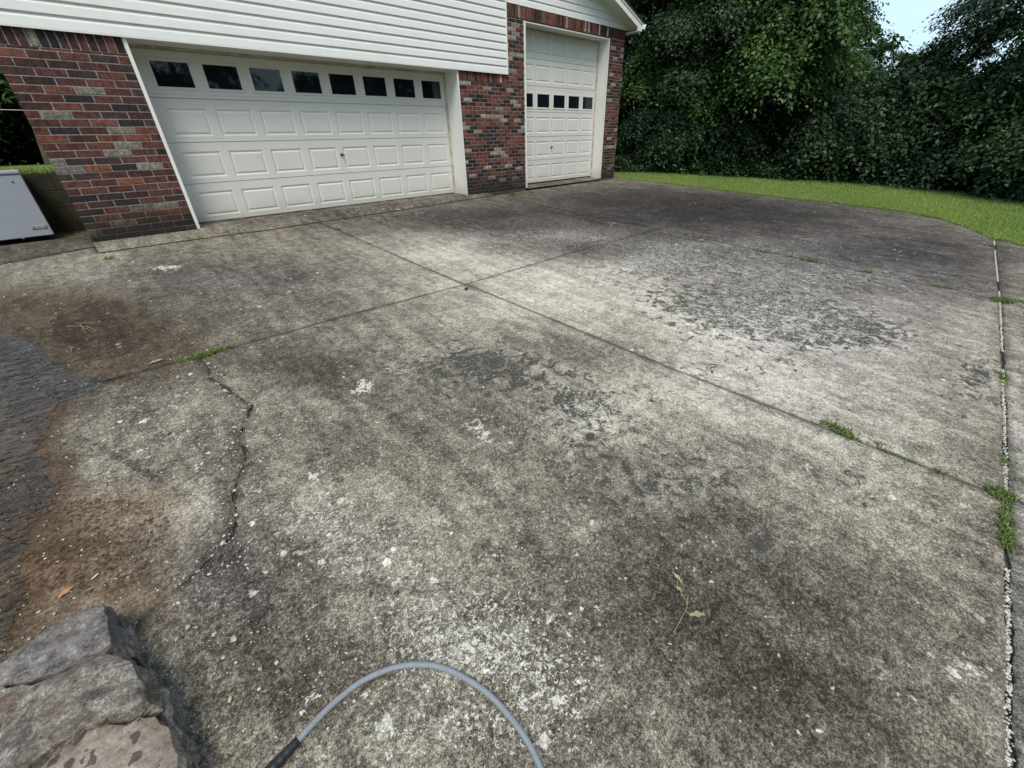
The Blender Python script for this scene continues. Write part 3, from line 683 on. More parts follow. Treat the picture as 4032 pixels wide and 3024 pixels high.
def panel_cell(mb, x0, x1, z0, z1, y):
    a, b = .026, .050; d = .011
    R0 = [(x0, z0), (x1, z0), (x1, z1), (x0, z1)]
    def ins(k): return [(x0 + k, z0 + k), (x1 - k, z0 + k), (x1 - k, z1 - k), (x0 + k, z1 - k)]
    V = [(p[0], y, p[1]) for p in R0] + [(p[0], y + d, p[1]) for p in ins(a)] + [(p[0], y + .0015, p[1]) for p in ins(b)]
    Fc = []
    for k in (0, 4):
        for i in range(4): Fc.append((k + i, k + (i + 1) % 4, k + 4 + (i + 1) % 4, k + 4 + i))
    Fc.append((8, 9, 10, 11)); mb.add(V, Fc)
def garage_door(x0, x1, z0, s, nsec, winrow, px0, pw, pitch, ncol, y, wz0, wz1, hx, hz, label):
    D = tag(bpy.data.objects.new('garage_door', None), label); link(D, H); D.location = (x0, y, z0)
    O = Vector((x0, y, z0))
    for k in range(nsec):
        zb = z0 + k * s + .0015; zt = z0 + (k + 1) * s - .0015; mb = MB()
        xs_ = [x0]
        for i in range(ncol): xs_ += [px0 + i * pitch, px0 + i * pitch + pw]
        xs_.append(x1); pz0, pz1 = zb + .075, zb + .075 + (.342 if s > .52 else .330)
        isw = (k == winrow)
        if isw: pz0, pz1 = wz0, wz1
        for i in range(len(xs_) - 1):
            a, b = xs_[i], xs_[i + 1]
            mb.add([(a, y, zb + .048), (b, y, zb + .048), (b, y, pz0), (a, y, pz0)], [(0, 1, 2, 3)])
            mb.add([(a, y, pz1), (b, y, pz1), (b, y, zt - .004), (a, y, zt - .004)], [(0, 1, 2, 3)])
            mb.add([(a, y, zt - .004), (b, y, zt - .004), (b, y + .006, zt), (a, y + .006, zt), (b, y + .03, zt), (a, y + .03, zt)], [(0, 1, 2, 3), (3, 2, 4, 5)])
            if i % 2 == 0: mb.add([(a, y, pz0), (b, y, pz0), (b, y, pz1), (a, y, pz1)], [(0, 1, 2, 3)])
            elif not isw: panel_cell(mb, a, b, pz0, pz1, y)
        # lower rail: proud lip with a groove above it
        mb.add([(x0, y, zb + .048), (x1, y, zb + .048), (x1, y + .004, zb + .045), (x0, y + .004, zb + .045), (x1, y - .003, zb + .041), (x0, y - .003, zb + .041), (x1, y - .003, zb + .006), (x0, y - .003, zb + .006), (x1, y + .005, zb), (x0, y + .005, zb), (x1, y + .03, zb), (x0, y + .03, zb)],
               [(0, 1, 2, 3), (3, 2, 4, 5), (5, 4, 6, 7), (7, 6, 8, 9), (9, 8, 10, 11)])
        mb.build('door_section', M_DOOR, D, origin=O).location = (0, 0, 0)
        if isw:
            for i in range(ncol):
                a = px0 + i * pitch; b = a + pw; w = .034; mb = MB()
                V_ = []
                for k_, yy in ((0, y), (.004, y - .009), (w - .006, y - .009), (w, y + .002)):
                    V_ += [(a + k_, yy, pz0 + k_), (b - k_, yy, pz0 + k_), (b - k_, yy, pz1 - k_), (a + k_, yy, pz1 - k_)]
                mb.add(V_, [(q + i_, q + (i_ + 1) % 4, q + 4 + (i_ + 1) % 4, q + 4 + i_) for q in (0, 4, 8) for i_ in range(4)])
                mb.add([(a + w, y + .002, pz0 + w), (b - w, y + .002, pz0 + w), (b - w, y + .002, pz1 - w), (a + w, y + .002, pz1 - w)], [(0, 1, 2, 3)], 1)
                mb.build('window', [M_DOOR, M_GLASS], D, origin=O).location = (0, 0, 0)
    mb = MB(); mb.box(x0, x1, y + .031, y + .05, z0, z0 + nsec * s); mb.build('door_backing', M_DARK, D, origin=O).location = (0, 0, 0)
    mb = MB(); mb.box(x0, x1, y + .004, y + .03, z0 - .024, z0 + .002); mb.build('bottom_seal', M_RUB, D, origin=O).location = (0, 0, 0)
    mb = MB(); mb.tube([(hx, y - .001, hz), (hx, y - .012, hz)], .026, 14); mb.tube([(hx, y - .012, hz), (hx, y - .045, hz)], .010, 10)
    mb.tube([(hx - .032, y - .045, hz + .028), (hx, y - .050, hz), (hx + .036, y - .045, hz - .026)], [.006, .011, .006], 8)
    mb.build('handle', M_METAL, D, smooth=True, origin=O).location = (0, 0, 0)
    return D
garage_door(.72, 5.69, .0406, .5336, 4, 3, .9008, .4963, .6024, 8, .414, 1.737, 2.083, 3.277, .879, 'wide white panelled garage door with eight dark windows along the top')
garage_door(7.58, 10.54, .0613, .5068, 6, 3, 7.675, .492, .5765, 5, .312, 1.645, 1.970, 8.80, .842, 'tall white panelled garage door with a row of square windows halfway up')
mb = MB(); mb.box(.66, 5.76, .47, .49, -.05, 2.24); mb.box(7.52, 10.6, .37, .39, -.05, 3.15); mb.build('interior_backing', M_DARK, H)

# rake soffit, fascia, roof, gutter
def rake(name, pts_yz, mat, x0=RIDX, x1=11.43):     # profile (y, dz) pushed down the slope line
    mb = MB(); n = len(pts_yz); V = []
    for x in (x0, x1):
        for (y, dz) in pts_yz: V.append((x, y, roofz(x) + dz))
    mb.add(V, [(i, (i + 1) % n, n + (i + 1) % n, n + i) for i in range(n)] + [tuple(range(n))[::-1], tuple(range(n, 2 * n))])
    return mb.build(name, mat, H)
mb = MB(); x = 5.4; w = .095
while x < 11.42:
    x2 = min(x + w, 11.425); V = []
    for xx, dz in ((x + .004, 0), (x2 - .004, 0), (x2, .006), (x, .006)):
        V.append((xx, -.340, roofz(xx) + dz)); V.append((xx, -.002 if xx < 11.25 else -.002, roofz(xx) + dz))
    mb.add(V, [(0, 2, 3, 1), (2, 4, 5, 3), (6, 0, 1, 7)]); x += w
mb.build('soffit', M_SOFF, H)
rake('fascia', [(-.352, -.012), (-.338, -.012), (-.338, .105), (-.352, .105)], M_TRIM)
rake('rake_trim', [(-.368, .108), (-.34, .108), (-.34, .150), (-.368, .150)], M_TRIM)
rake('inner_cove', [(-.024, -.018), (-.008, -.018), (-.008, .0), (-.024, .0)], M_TRIM, x1=11.29)
mb = MB()
V = []
for x, z in ((-.75, roofz(-.75) + .152), (RIDX, zr + .152), (11.50, roofz(11.50) + .152)):
    for y in (-.385, 10.3):
        V += [(x, y, z), (x, y, z + .022)]
mb.add(V, [(0, 1, 5, 4), (4, 5, 9, 8), (2, 6, 7, 3), (6, 10, 11, 7), (1, 3, 7, 5), (5, 7, 11, 9), (0, 4, 6, 2), (4, 8, 10, 6), (8, 9, 11, 10), (0, 2, 3, 1)])
mb.build('roof', M_SHING, H)
mb = MB(); mb.box(11.251, 11.430, -.336, 10.0, 3.284, 3.300); mb.add([(11.251, -.350, 3.300), (11.430, -.350, 3.300), (11.430, -.350, 3.306), (11.251, -.350, 3.368), (11.251, -.337, 3.300), (11.430, -.337, 3.300), (11.430, -.337, 3.306), (11.251, -.337, 3.368)],
       [(0, 1, 2, 3), (4, 7, 6, 5), (0, 4, 5, 1), (1, 5, 6, 2), (2, 6, 7, 3), (3, 7, 4, 0)])
mb.box(11.431, 11.444, -.352, 10.0, 3.300, 3.455); mb.build('eave_box', M_TRIM, H)
mb = MB(); mb.extr([(11.446, 3.455), (11.446, 3.345), (11.530, 3.345), (11.552, 3.375), (11.566, 3.420), (11.590, 3.440), (11.590, 3.455), (11.580, 3.455), (11.580, 3.445), (11.556, 3.426), (11.542, 3.382), (11.524, 3.355), (11.456, 3.355), (11.456, 3.455)], 1, -.375, 9.9)
mb.build('gutter', M_TRIM, H)

# ================================================================ LEFT SIDE: freezer, block wall, post, line
bw = MB()
x = -6.0; row = 0
for row in range(4):
    z0, z1 = -.11 + row * .2275, -.11 + (row + 1) * .2275 - .006
    x = -6.0 + (.2 if row % 2 else 0)
    while x < -.49:
        bw.cbox(x, min(x + .394, -.487), 1.62 + random.uniform(-.002, .002), 1.75, z0, z1, .004); x += .40
bw.box(-6, -.487, 1.626, 1.74, -.12, .79)
tag(bw.build('retaining_wall', M_BLOCK, origin=(-3, 1.7, 0)), 'low dark mossy block retaining wall behind the chest freezer', 'wall')
fz = empty('chest_freezer', (-.845, 1.0, .022), 'pale grey chest freezer standing beside the brick garage corner', 'freezer')
fz.rotation_euler = (0, 0, math.radians(3.0))
mb = MB(); mb.cbox(-1.05, 0, 0, .56, .03, .775, .008); mb.build('body', M_FREEZ, fz)
mb = MB(); mb.cbox(-1.06, .004, -.012, .57, .790, .835, .010); mb.box(-1.04, -.01, .012, .55, .775, .791); mb.build('lid', M_FREEZ, fz)
mb = MB(); mb.cbox(-.185, -.03, -.008, .002, .122, .165, .003); mb.box(-.172, -.118, -.0105, -.007, .130, .158); mb.box(-.163, -.150, -.0125, -.0100, .136, .152, 1)
mb.tube([(-.055, -.008, .145), (-.055, -.013, .145)], .017, 18); mb.box(-.058, -.052, -.0165, -.0125, .132, .158)
mb.build('control_panel', [M_FRZ2, M_BLACK], fz)
mb = MB(); mb.box(-.118, -.098, -.003, .001, .690, .709); mb.build('badge', M_BLACK, fz)
mb = MB(); mb.tube([(-.31, -.001, .040), (-.31, -.009, .040)], .017, 16); mb.build('drain_cap', M_FRZ2, fz)
for a in (-.98, -.07):
    for b in (.06, .5): mb = MB(); mb.box(a, a + .04, b, b + .04, -.002, .03); mb.build('foot', M_RUB, fz)
mb = MB(); mb.tube([(-.80, 1.55, .62), (-.78, 1.50, .45), (-.735, 1.45, .33), (-.70, 1.42, .18), (-.70, 1.40, .08), (-.73, 1.38, .035), (-.80, 1.36, .032)], .005, 8)
tag(mb.build('power_cord', M_RUB, smooth=True), 'thin black cord hanging down behind the pale freezer', 'cord')
mb = MB(); mb.extr([(-.055, -.05), (.055, -.05), (.058, .05), (-.05, .055)], 2, 0, 1.25); po = mb.build('wooden_post', M_WOOD); po.location = (-.735, 8.0, .78); po.rotation_euler = (0, math.radians(9), 0)
tag(po, 'short weathered wooden post on the upper lawn beside the brick corner', 'post')
mb = MB(); mb.tube([(-9 + i * .85, 8.0, 2.02 - .12 * math.sin(math.pi * i / 10)) for i in range(10)] + [(-.62, 8.0, 1.975)], .007, 6)
tag(mb.build('clothes_line', simple('pale_line', (.6, .6, .58), .5)), 'thin pale line stretched across the shrubs left of the garage', 'line')

# ================================================================ LAWN GRASS
def grass(name, region, n, hmin, hmax, seed, mat=M_GRASS, zf=None, w=.006):
    r_ = np.random.default_rng(seed); P = region(r_, n); n = len(P)
    z = zf(P[:, 0], P[:, 1]); a = r_.uniform(0, 2 * np.pi, n); hh = r_.uniform(hmin, hmax, n); lean = r_.uniform(0, .6, n) * hh; b = r_.uniform(0, 2 * np.pi, n)
    s = np.stack([np.cos(a), np.sin(a), np.zeros(n)], 1) * w; base_ = np.column_stack([P, z]); t_ = np.stack([np.cos(b) * lean, np.sin(b) * lean, hh], 1)
    V = np.stack([base_ - s, base_ + s, base_ + t_], 1).reshape(-1, 3); F = np.arange(3 * n).reshape(-1, 3)
    patch = .5 + .5 * smooth_noise(P, .8, 4)
    tint = np.repeat(np.clip(r_.normal(.45, .2, n) + .35 * (patch - .5), 0, 1), 3)
    return npmesh(name, V, F, mat, attrs={'tint': tint})
lawn_edge = [(11.49, 3), (11.52, 0), (11.66, -2.07), (11.80, -4.0), (12.07, -5.54), (12.14, -6.7), (11.79, -7.35), (11.17, -7.76), (10.28, -8.18), (10.30, -8.3), (9.92, -8.6), (9.02, -9.3), (8.2, -10.3)]
TB = [(12.9, 1.6), (12.8, .9), (14.3, -.74), (15.3, -2.8), (16.5, -4.2), (17.4, -5.6), (17.5, -7.1), (16.7, -8.5), (15.5, -10.0)]      # foot of the wood
def reg(r_, n):
    e = np.array(lawn_edge)[::-1]; y = r_.uniform(-10, 3, n); xe = np.interp(y, e[:, 1], e[:, 0])
    x = xe + r_.uniform(-.02, 1, n) ** 1.25 * 7.0; x = np.where(np.isnan(x), xe, x); return np.column_stack([x, y])
tag(grass('lawn_grass', reg, 260000, .025, .065, 2, zf=lambda x, y: terrain_z(x, y) - .012, w=.008), 'short mown green lawn between the concrete and the wood', 'grass', kind='stuff')
def reg2(r_, n): return np.column_stack([r_.uniform(-4.0, -.5, n), 1.75 + r_.uniform(0, 1, n) ** 1.5 * 9])
tag(grass('upper_grass', reg2, 60000, .03, .09, 3, zf=lambda x, y: .80 + (y - 1.74) * .001, w=.008), 'yellow green grass on the bank above the block wall', 'grass', kind='stuff')

# ================================================================ TREES
def leaves(pc, dirs, n_leaf, L, spread, droop, r_, tint0, size):
    """pc: (k,3) spray bases, dirs: (k,3) unit directions"""
    k = len(pc); s = np.linspace(.12, 1, n_leaf)[None, :, None] * np.ones((k, 1, 1)); LL = L[:, None, None]
    p = pc[:, None, :] + dirs[:, None, :] * s * LL; p[..., 2] -= (droop * (s ** 2) * LL)[..., 0]
    up = np.array([0, 0, 1.]); side = np.cross(dirs, up); side /= np.linalg.norm(side, axis=1)[:, None] + 1e-6
    sg = np.where(np.arange(n_leaf) % 2 == 0, 1, -1)[None, :, None]
    ld = dirs[:, None, :] * .55 + side[:, None, :] * sg * .8 + r_.normal(0, .33, p.shape); ld[..., 2] -= .30
    ld /= np.linalg.norm(ld, axis=2)[..., None]
    nrm = np.zeros_like(ld); nrm[..., 2] = 1; nrm += r_.normal(0, .42, ld.shape) + dirs[:, None, :] * .35
    sd_ = np.cross(ld, nrm); sd_ /= np.linalg.norm(sd_, axis=2)[..., None] + 1e-6
    up2 = np.cross(sd_, ld)
    sz = (size * r_.uniform(.6, 1.25, p.shape[:2]))[..., None]
    p = p + r_.normal(0, spread, p.shape)
    tip = p + ld * sz; mid = p + ld * sz * .45
    v = np.stack([p, mid + sd_ * sz * .30 + up2 * sz * .07, tip - np.array([0, 0, .12]) * sz, mid - sd_ * sz * .30 + up2 * sz * .07], 2)
    tn = np.repeat(np.clip(tint0[:, None] + r_.normal(0, .13, p.shape[:2]), 0, 1).ravel(), 4)
    return v.reshape(-1, 3), tn
def crown_tree(name, h, r, zlow, npad, spp, nl, size, seed, mat, label, cat, group, trunk_r=.12, padr=.62, shape=.5, tintb=.42, low=False):
    r_ = np.random.default_rng(seed); O = empty(name, (0, 0, 0), label, cat, group)
    nb = max(8, npad // 6); npad = nb * 6
    bt = (np.arange(nb) + r_.uniform(0, 1, nb)) / nb; bth = (np.arange(nb) * 2.399 + r_.normal(0, .35, nb)) % (2 * np.pi)
    bl = r * np.sqrt(np.clip(1 - ((bt - .36) / .66) ** 2, .06, 1)) * r_.uniform(.72, 1.12, nb); bz = zlow + (h - zlow) * bt
    f = np.tile(np.array([.42, .55, .68, .80, .91, 1.0]), nb); B = np.repeat(np.arange(nb), 6)
    th = bth[B] + r_.normal(0, .16, npad); rad = bl[B] * f; z = bz[B] + .30 * np.sin(f * 2.6) * (bl[B] / r) - .55 * f ** 2.5 * (bl[B] / r) * r_.uniform(.6, 1.4, nb)[B] + .30
    z = np.maximum(z, .12); t = (z - zlow) / (h - zlow)
    C_ = np.stack([np.cos(th) * rad, np.sin(th) * rad, z], 1); out = np.stack([np.cos(th), np.sin(th), -.10 - .25 * f], 1); out /= np.linalg.norm(out, axis=1)[:, None]
    Vs, Ts = [], []; k = npad * spp
    C2 = np.repeat(C_, spp, 0); o2 = np.repeat(out, spp, 0); a = r_.uniform(0, 2 * np.pi, k); rr_ = padr * np.sqrt(r_.uniform(0, 1, k)) * np.repeat(r_.uniform(.6, 1.3, npad), spp)
    b = C2 + np.stack([np.cos(a) * rr_, np.sin(a) * rr_, -rr_ * .30 + r_.normal(0, .07, k)], 1)
    d = o2 * 1.0 + np.stack([np.cos(a), np.sin(a), np.zeros(k)], 1) * .55 + r_.normal(0, .25, (k, 3)); d /= np.linalg.norm(d, axis=1)[:, None]
    pt = np.repeat(r_.normal(0, .15, nb)[B] + .14 * (f - .6) + r_.normal(0, .05, npad), spp)
    v, tn = leaves(b, d, nl, r_.uniform(.35, .80, k), .035, .62, r_, tintb + pt + .04 * r_.normal(size=k), size)
    F = np.arange(len(v)).reshape(-1, 4); npmesh('crown', v, F, mat, O, attrs={'tint': tn})
    mb = MB(); pts = []; x = y = 0
    for i in range(9):
        q = i / 8; pts.append((x, y, h * .86 * q - .1)); x += r_.normal(0, .10); y += r_.normal(0, .10)
    if low: pts = pts[:5]
    mb.tube(pts, [trunk_r * (1 - .8 * i / len(pts)) + .015 for i in range(len(pts))], 9)
    for i in range(0, min(npad, 240), 6):
        c = C_[i + 3]; q = max(.08, min(.8, (c[2] - .6) / h)); j = min(len(pts) - 1, int(q * (len(pts) - 1))); a0 = np.array(pts[j]); mid = (a0 + c) / 2 + np.array([0, 0, .18])
        mb.tube([a0, mid, c], [trunk_r * .36 * (1 - q) + .014, trunk_r * .2 * (1 - q) + .010, .006], 6)
    mb.build('trunk', M_BARK, O, smooth=True)
    return O
def copy_tree(src, loc, rz, sc, label, cat=None, group=None):
    c = src.copy(); COL.objects.link(c); c.location = loc; c.rotation_euler = (0, 0, rz); c.scale = (sc, sc, sc); c['label'] = label
    if cat: c['category'] = cat
    if group: c['group'] = group
    for ch in list(src.children):
        d = ch.copy(); COL.objects.link(d); d.parent = c
    return c
GT = 'trees at the edge of the wood beyond the lawn'
GB = 'trees standing deep in the wood'
GS = 'shrubs along the foot of the wood'
def polar(az, d): a = math.radians(az); x = CAM[0] + d * math.cos(a); y = CAM[1] + d * math.sin(a); return x, y
def at_pol(az, d): x, y = polar(az, d); return (x, y, float(terrain_z(np.array(x), np.array(y))) - .03)
P1 = crown_tree('broadleaf_tree', 7.6, 2.7, .25, 190, 30, 14, .105, 21, M_LEAF1, '', 'tree', GT, .16, .52)
P2_ = crown_tree('broadleaf_tree', 8.2, 2.9, .3, 190, 30, 14, .100, 22, M_LEAF2, '', 'tree', GT, .18, .55, tintb=.5)
P3 = crown_tree('broadleaf_tree', 7.0, 2.4, .9, 120, 28, 14, .100, 23, M_LEAF1, '', 'tree', GT, .11, .52, tintb=.28)
SH = crown_tree('shrub', 2.3, 1.35, .10, 80, 18, 12, .100, 24, M_LEAF2, '', 'shrub', GS, .04, .42, tintb=.40, low=True)
SH2 = crown_tree('shrub', 2.0, 1.3, .05, 76, 18, 12, .095, 25, M_LEAF1, '', 'shrub', GS, .04, .40, tintb=.38, low=True)
VN = crown_tree('vine_clump', 1.7, .85, .05, 46, 13, 12, .115, 26, M_LEAF3, '', 'vine', GS, .03, .34, tintb=.5, low=True)
FAR = crown_tree('broadleaf_tree', 9.5, 3.3, .5, 120, 14, 11, .22, 27, M_LEAF2, '', 'tree', GB, .2, .9, tintb=.5)
protos = {'P1': P1, 'P2': P2_, 'P3': P3, 'SH': SH, 'S2': SH2, 'VN': VN, 'FA': FAR}; used = set()
def plant(key, az, d, rz, sc, label, group=None, dz=0, xyz=None):
    src = protos[key]; loc = xyz if xyz else at_pol(az, d); loc = (loc[0], loc[1], loc[2] + dz)
    if key not in used:
        used.add(key); src.location = loc; src.rotation_euler = (0, 0, rz); src.scale = (sc,) * 3; src['label'] = label
        if group: src['group'] = group
        return src
    return copy_tree(src, loc, rz, sc, label, None, group)
plant('P1', 34.5, 20.0, .3, 1.0, 'dense green tree showing just right of the gutter end')
plant('P2', 30.0, 19.3, 1.1, 1.0, 'tall dark tree standing second from the garage corner at the lawn edge')
plant('P1', 26.0, 19.6, 2.6, 1.05, 'bushy mid green tree third from the garage corner')
plant('P3', 22.5, 18.7, .8, 1.05, 'lighter green loose tree just left of the bright hanging vine')
plant('P2', 20.8, 20.2, 3.5, 1.0, 'dark full tree rising behind the bright hanging vine')
plant('P3', 18.6, 19.3, 4.4, .92, 'broad tree whose boughs edge the left side of the sky gap')
plant('P3', .9, 19.6, 5.3, .95, 'dark tree whose boughs edge the right side of the sky gap')
plant('P1', -5.0, 19.0, 1.9, .95, 'dense tree at the right edge of the photo beside the lawn')
plant('P3', -11.5, 18.0, 2.9, 1.0, 'loose tree just outside the right edge by the lawn')
for i, (az, d, sc, lb) in enumerate([(37, 26, 1.0, 'tall pale tree directly behind the garage eave'), (32, 27, 1.1, 'far tree filling the gap right of the gutter'), (28, 26, 1.0, 'deep wood tree behind the third edge tree'),
        (24, 27, 1.05, 'deep wood tree behind the lighter loose tree'), (20, 26, 1.05, 'deep wood tree behind the bright hanging vine'), (18.5, 27, .95, 'deep wood tree left of the sky gap'),
        (11.0, 31, .50, 'small far tree low under the left of the sky gap'), (7.8, 30, .44, 'small far tree low under the middle of the sky gap'), (4.8, 30, .46, 'small far tree low under the right of the sky gap'),
        (-2.5, 27, 1.0, 'deep wood tree right of the sky gap'), (-7, 26, 1.0, 'deep wood tree at the far right of the photo'), (-13, 25, 1.0, 'deep wood tree past the right edge of the photo')]):
    plant('FA', az, d, i * 1.3, sc, lb, GB)
for i, (k, az, d, sc, lb) in enumerate([('S2', 29.0, 17.3, 1.0, 'mid green shrub nearest the garage corner'), ('S2', 22.2, 17.5, 1.0, 'mid green shrub below the loose light tree'), ('SH', 15.2, 18.2, 1.15, 'dark shrub below the left edge of the sky gap'),
        ('S2', 11.8, 18.6, 1.25, 'leafy shrub under the left part of the sky gap'), ('SH', 8.2, 19.0, 1.25, 'dark shrub straight under the sky gap'), ('S2', 4.7, 19.0, 1.25, 'leafy shrub under the right part of the sky gap'),
        ('SH', 1.0, 18.6, 1.15, 'dark shrub right of the sky gap at the lawn edge'), ('S2', -2.6, 17.6, 1.1, 'yellowish shrub at the right edge of the photo'), ('SH', -6.5, 17.0, 1.1, 'dark shrub past the right edge of the photo')]):
    plant(k, az, d, i * 2.1, sc, lb, GS)
plant('VN', 17.6, 16.6, .4, 1.15, 'bright yellow green vine hanging in the middle of the trees', 'bright vines hanging in the trees', dz=2.55)
plant('VN', 19.8, 16.9, 2.0, 1.0, 'bright vine clump spilling left of the hanging vine', 'bright vines hanging in the trees', dz=2.5)
plant('VN', 26.4, 17.3, 3.0, .85, 'bright leafy bough low on the trees below the left canopy', 'bright vines hanging in the trees', dz=1.1)
plant('VN', 31.5, 17.8, 5.0, .8, 'bright leafy bough nearest the garage corner', 'bright vines hanging in the trees', dz=2.0)
plant('VN', 19.0, 17.3, 4.1, 1.1, 'bright vine hanging from the top edge of the photo', 'bright vines hanging in the trees', dz=4.2)
# left background, above the block wall
for i, (k, x, y, sc, lb) in enumerate([('P1', -1.6, 14.0, .66, 'green tree directly left of the brick corner'), ('P1', -5.2, 14.5, .64, 'green tree further left behind the freezer'), ('P2', .9, 16.0, .8, 'dark tree hidden behind the garage corner'), ('SH', -1.7, 12.0, 1.1, 'dark shrub behind the wooden post'), ('SH', -3.6, 12.2, 1.1, 'dark shrub left of the wooden post'), ('SH', -.1, 12.2, 1.1, 'dark shrub right behind the brick corner')]):
    plant(k, 0, 0, i + .5, sc, lb, 'trees and shrubs on the upper lawn', xyz=(x, y, .78))
plant('VN', 0, 0, 1.0, 1.9, 'leafy bough coloured light to look lit, directly left of the brick corner', 'trees and shrubs on the upper lawn', xyz=(-1.1, 11.0, 1.2))  # paler leaf colour stands in for light on the upper foliage
plant('VN', 0, 0, 2.4, 1.7, 'leafy bough coloured light to look lit, further left behind the freezer', 'trees and shrubs on the upper lawn', xyz=(-3.0, 11.3, 1.0))  # second clump whose pale leaves paint in the lit foliage
# woods behind the viewer, mirrored in the door windows
WB = ['leftmost', 'second', 'third', 'fourth', 'fifth', 'sixth', 'seventh', 'eighth', 'ninth', 'tenth', 'low far']
for i, (x, y, sc) in enumerate([(-2, -29, 1.25), (2.5, -27, 1.2), (6.2, -28, 1.3), (15.0, -27, 1.2), (19.5, -25, 1.3), (24.5, -23, 1.3), (30, -20, 1.3), (-8, -27, 1.2), (21, -32, 1.4), (28, -27, 1.3), (9.6, -33, .8)]):
    plant('FA', 0, 0, i * .9, sc, '%s tall tree of the row behind the viewer facing the garage doors' % WB[i], 'trees across the yard facing the garage', xyz=(x, y, -1.2))
# ground cover at the foot of the wood
def groundcover():
    r_ = np.random.default_rng(9); n = 5200; tb = np.array(TB); s = r_.uniform(0, len(tb) - 1.001, n); i = s.astype(int); f = s - i
    p = tb[i] * (1 - f)[:, None] + tb[i + 1] * f[:, None]; p[:, 0] += r_.uniform(0, 1, n) ** 1.2 * 1.5 - .05 + .25 * np.sin(s * 5) * .5
    z = terrain_z(p[:, 0], p[:, 1]) + r_.uniform(0, 1, n) ** 1.5 * .42 * (.7 + .3 * np.sin(s * 9)); a = r_.uniform(0, 6.28, n)
    d = np.stack([np.cos(a), np.sin(a), r_.uniform(0, .6, n)], 1); d /= np.linalg.norm(d, axis=1)[:, None]
    v, tn = leaves(np.column_stack([p, z]), d, 7, r_.uniform(.1, .3, n), .03, .2, r_, r_.normal(.55, .16, n), .10)
    o = npmesh('ground_cover', v, np.arange(len(v)).reshape(-1, 4), M_LEAF1, attrs={'tint': tn})
    tag(o, 'low leafy undergrowth creeping out along the foot of the wood', 'undergrowth', kind='stuff')
groundcover()

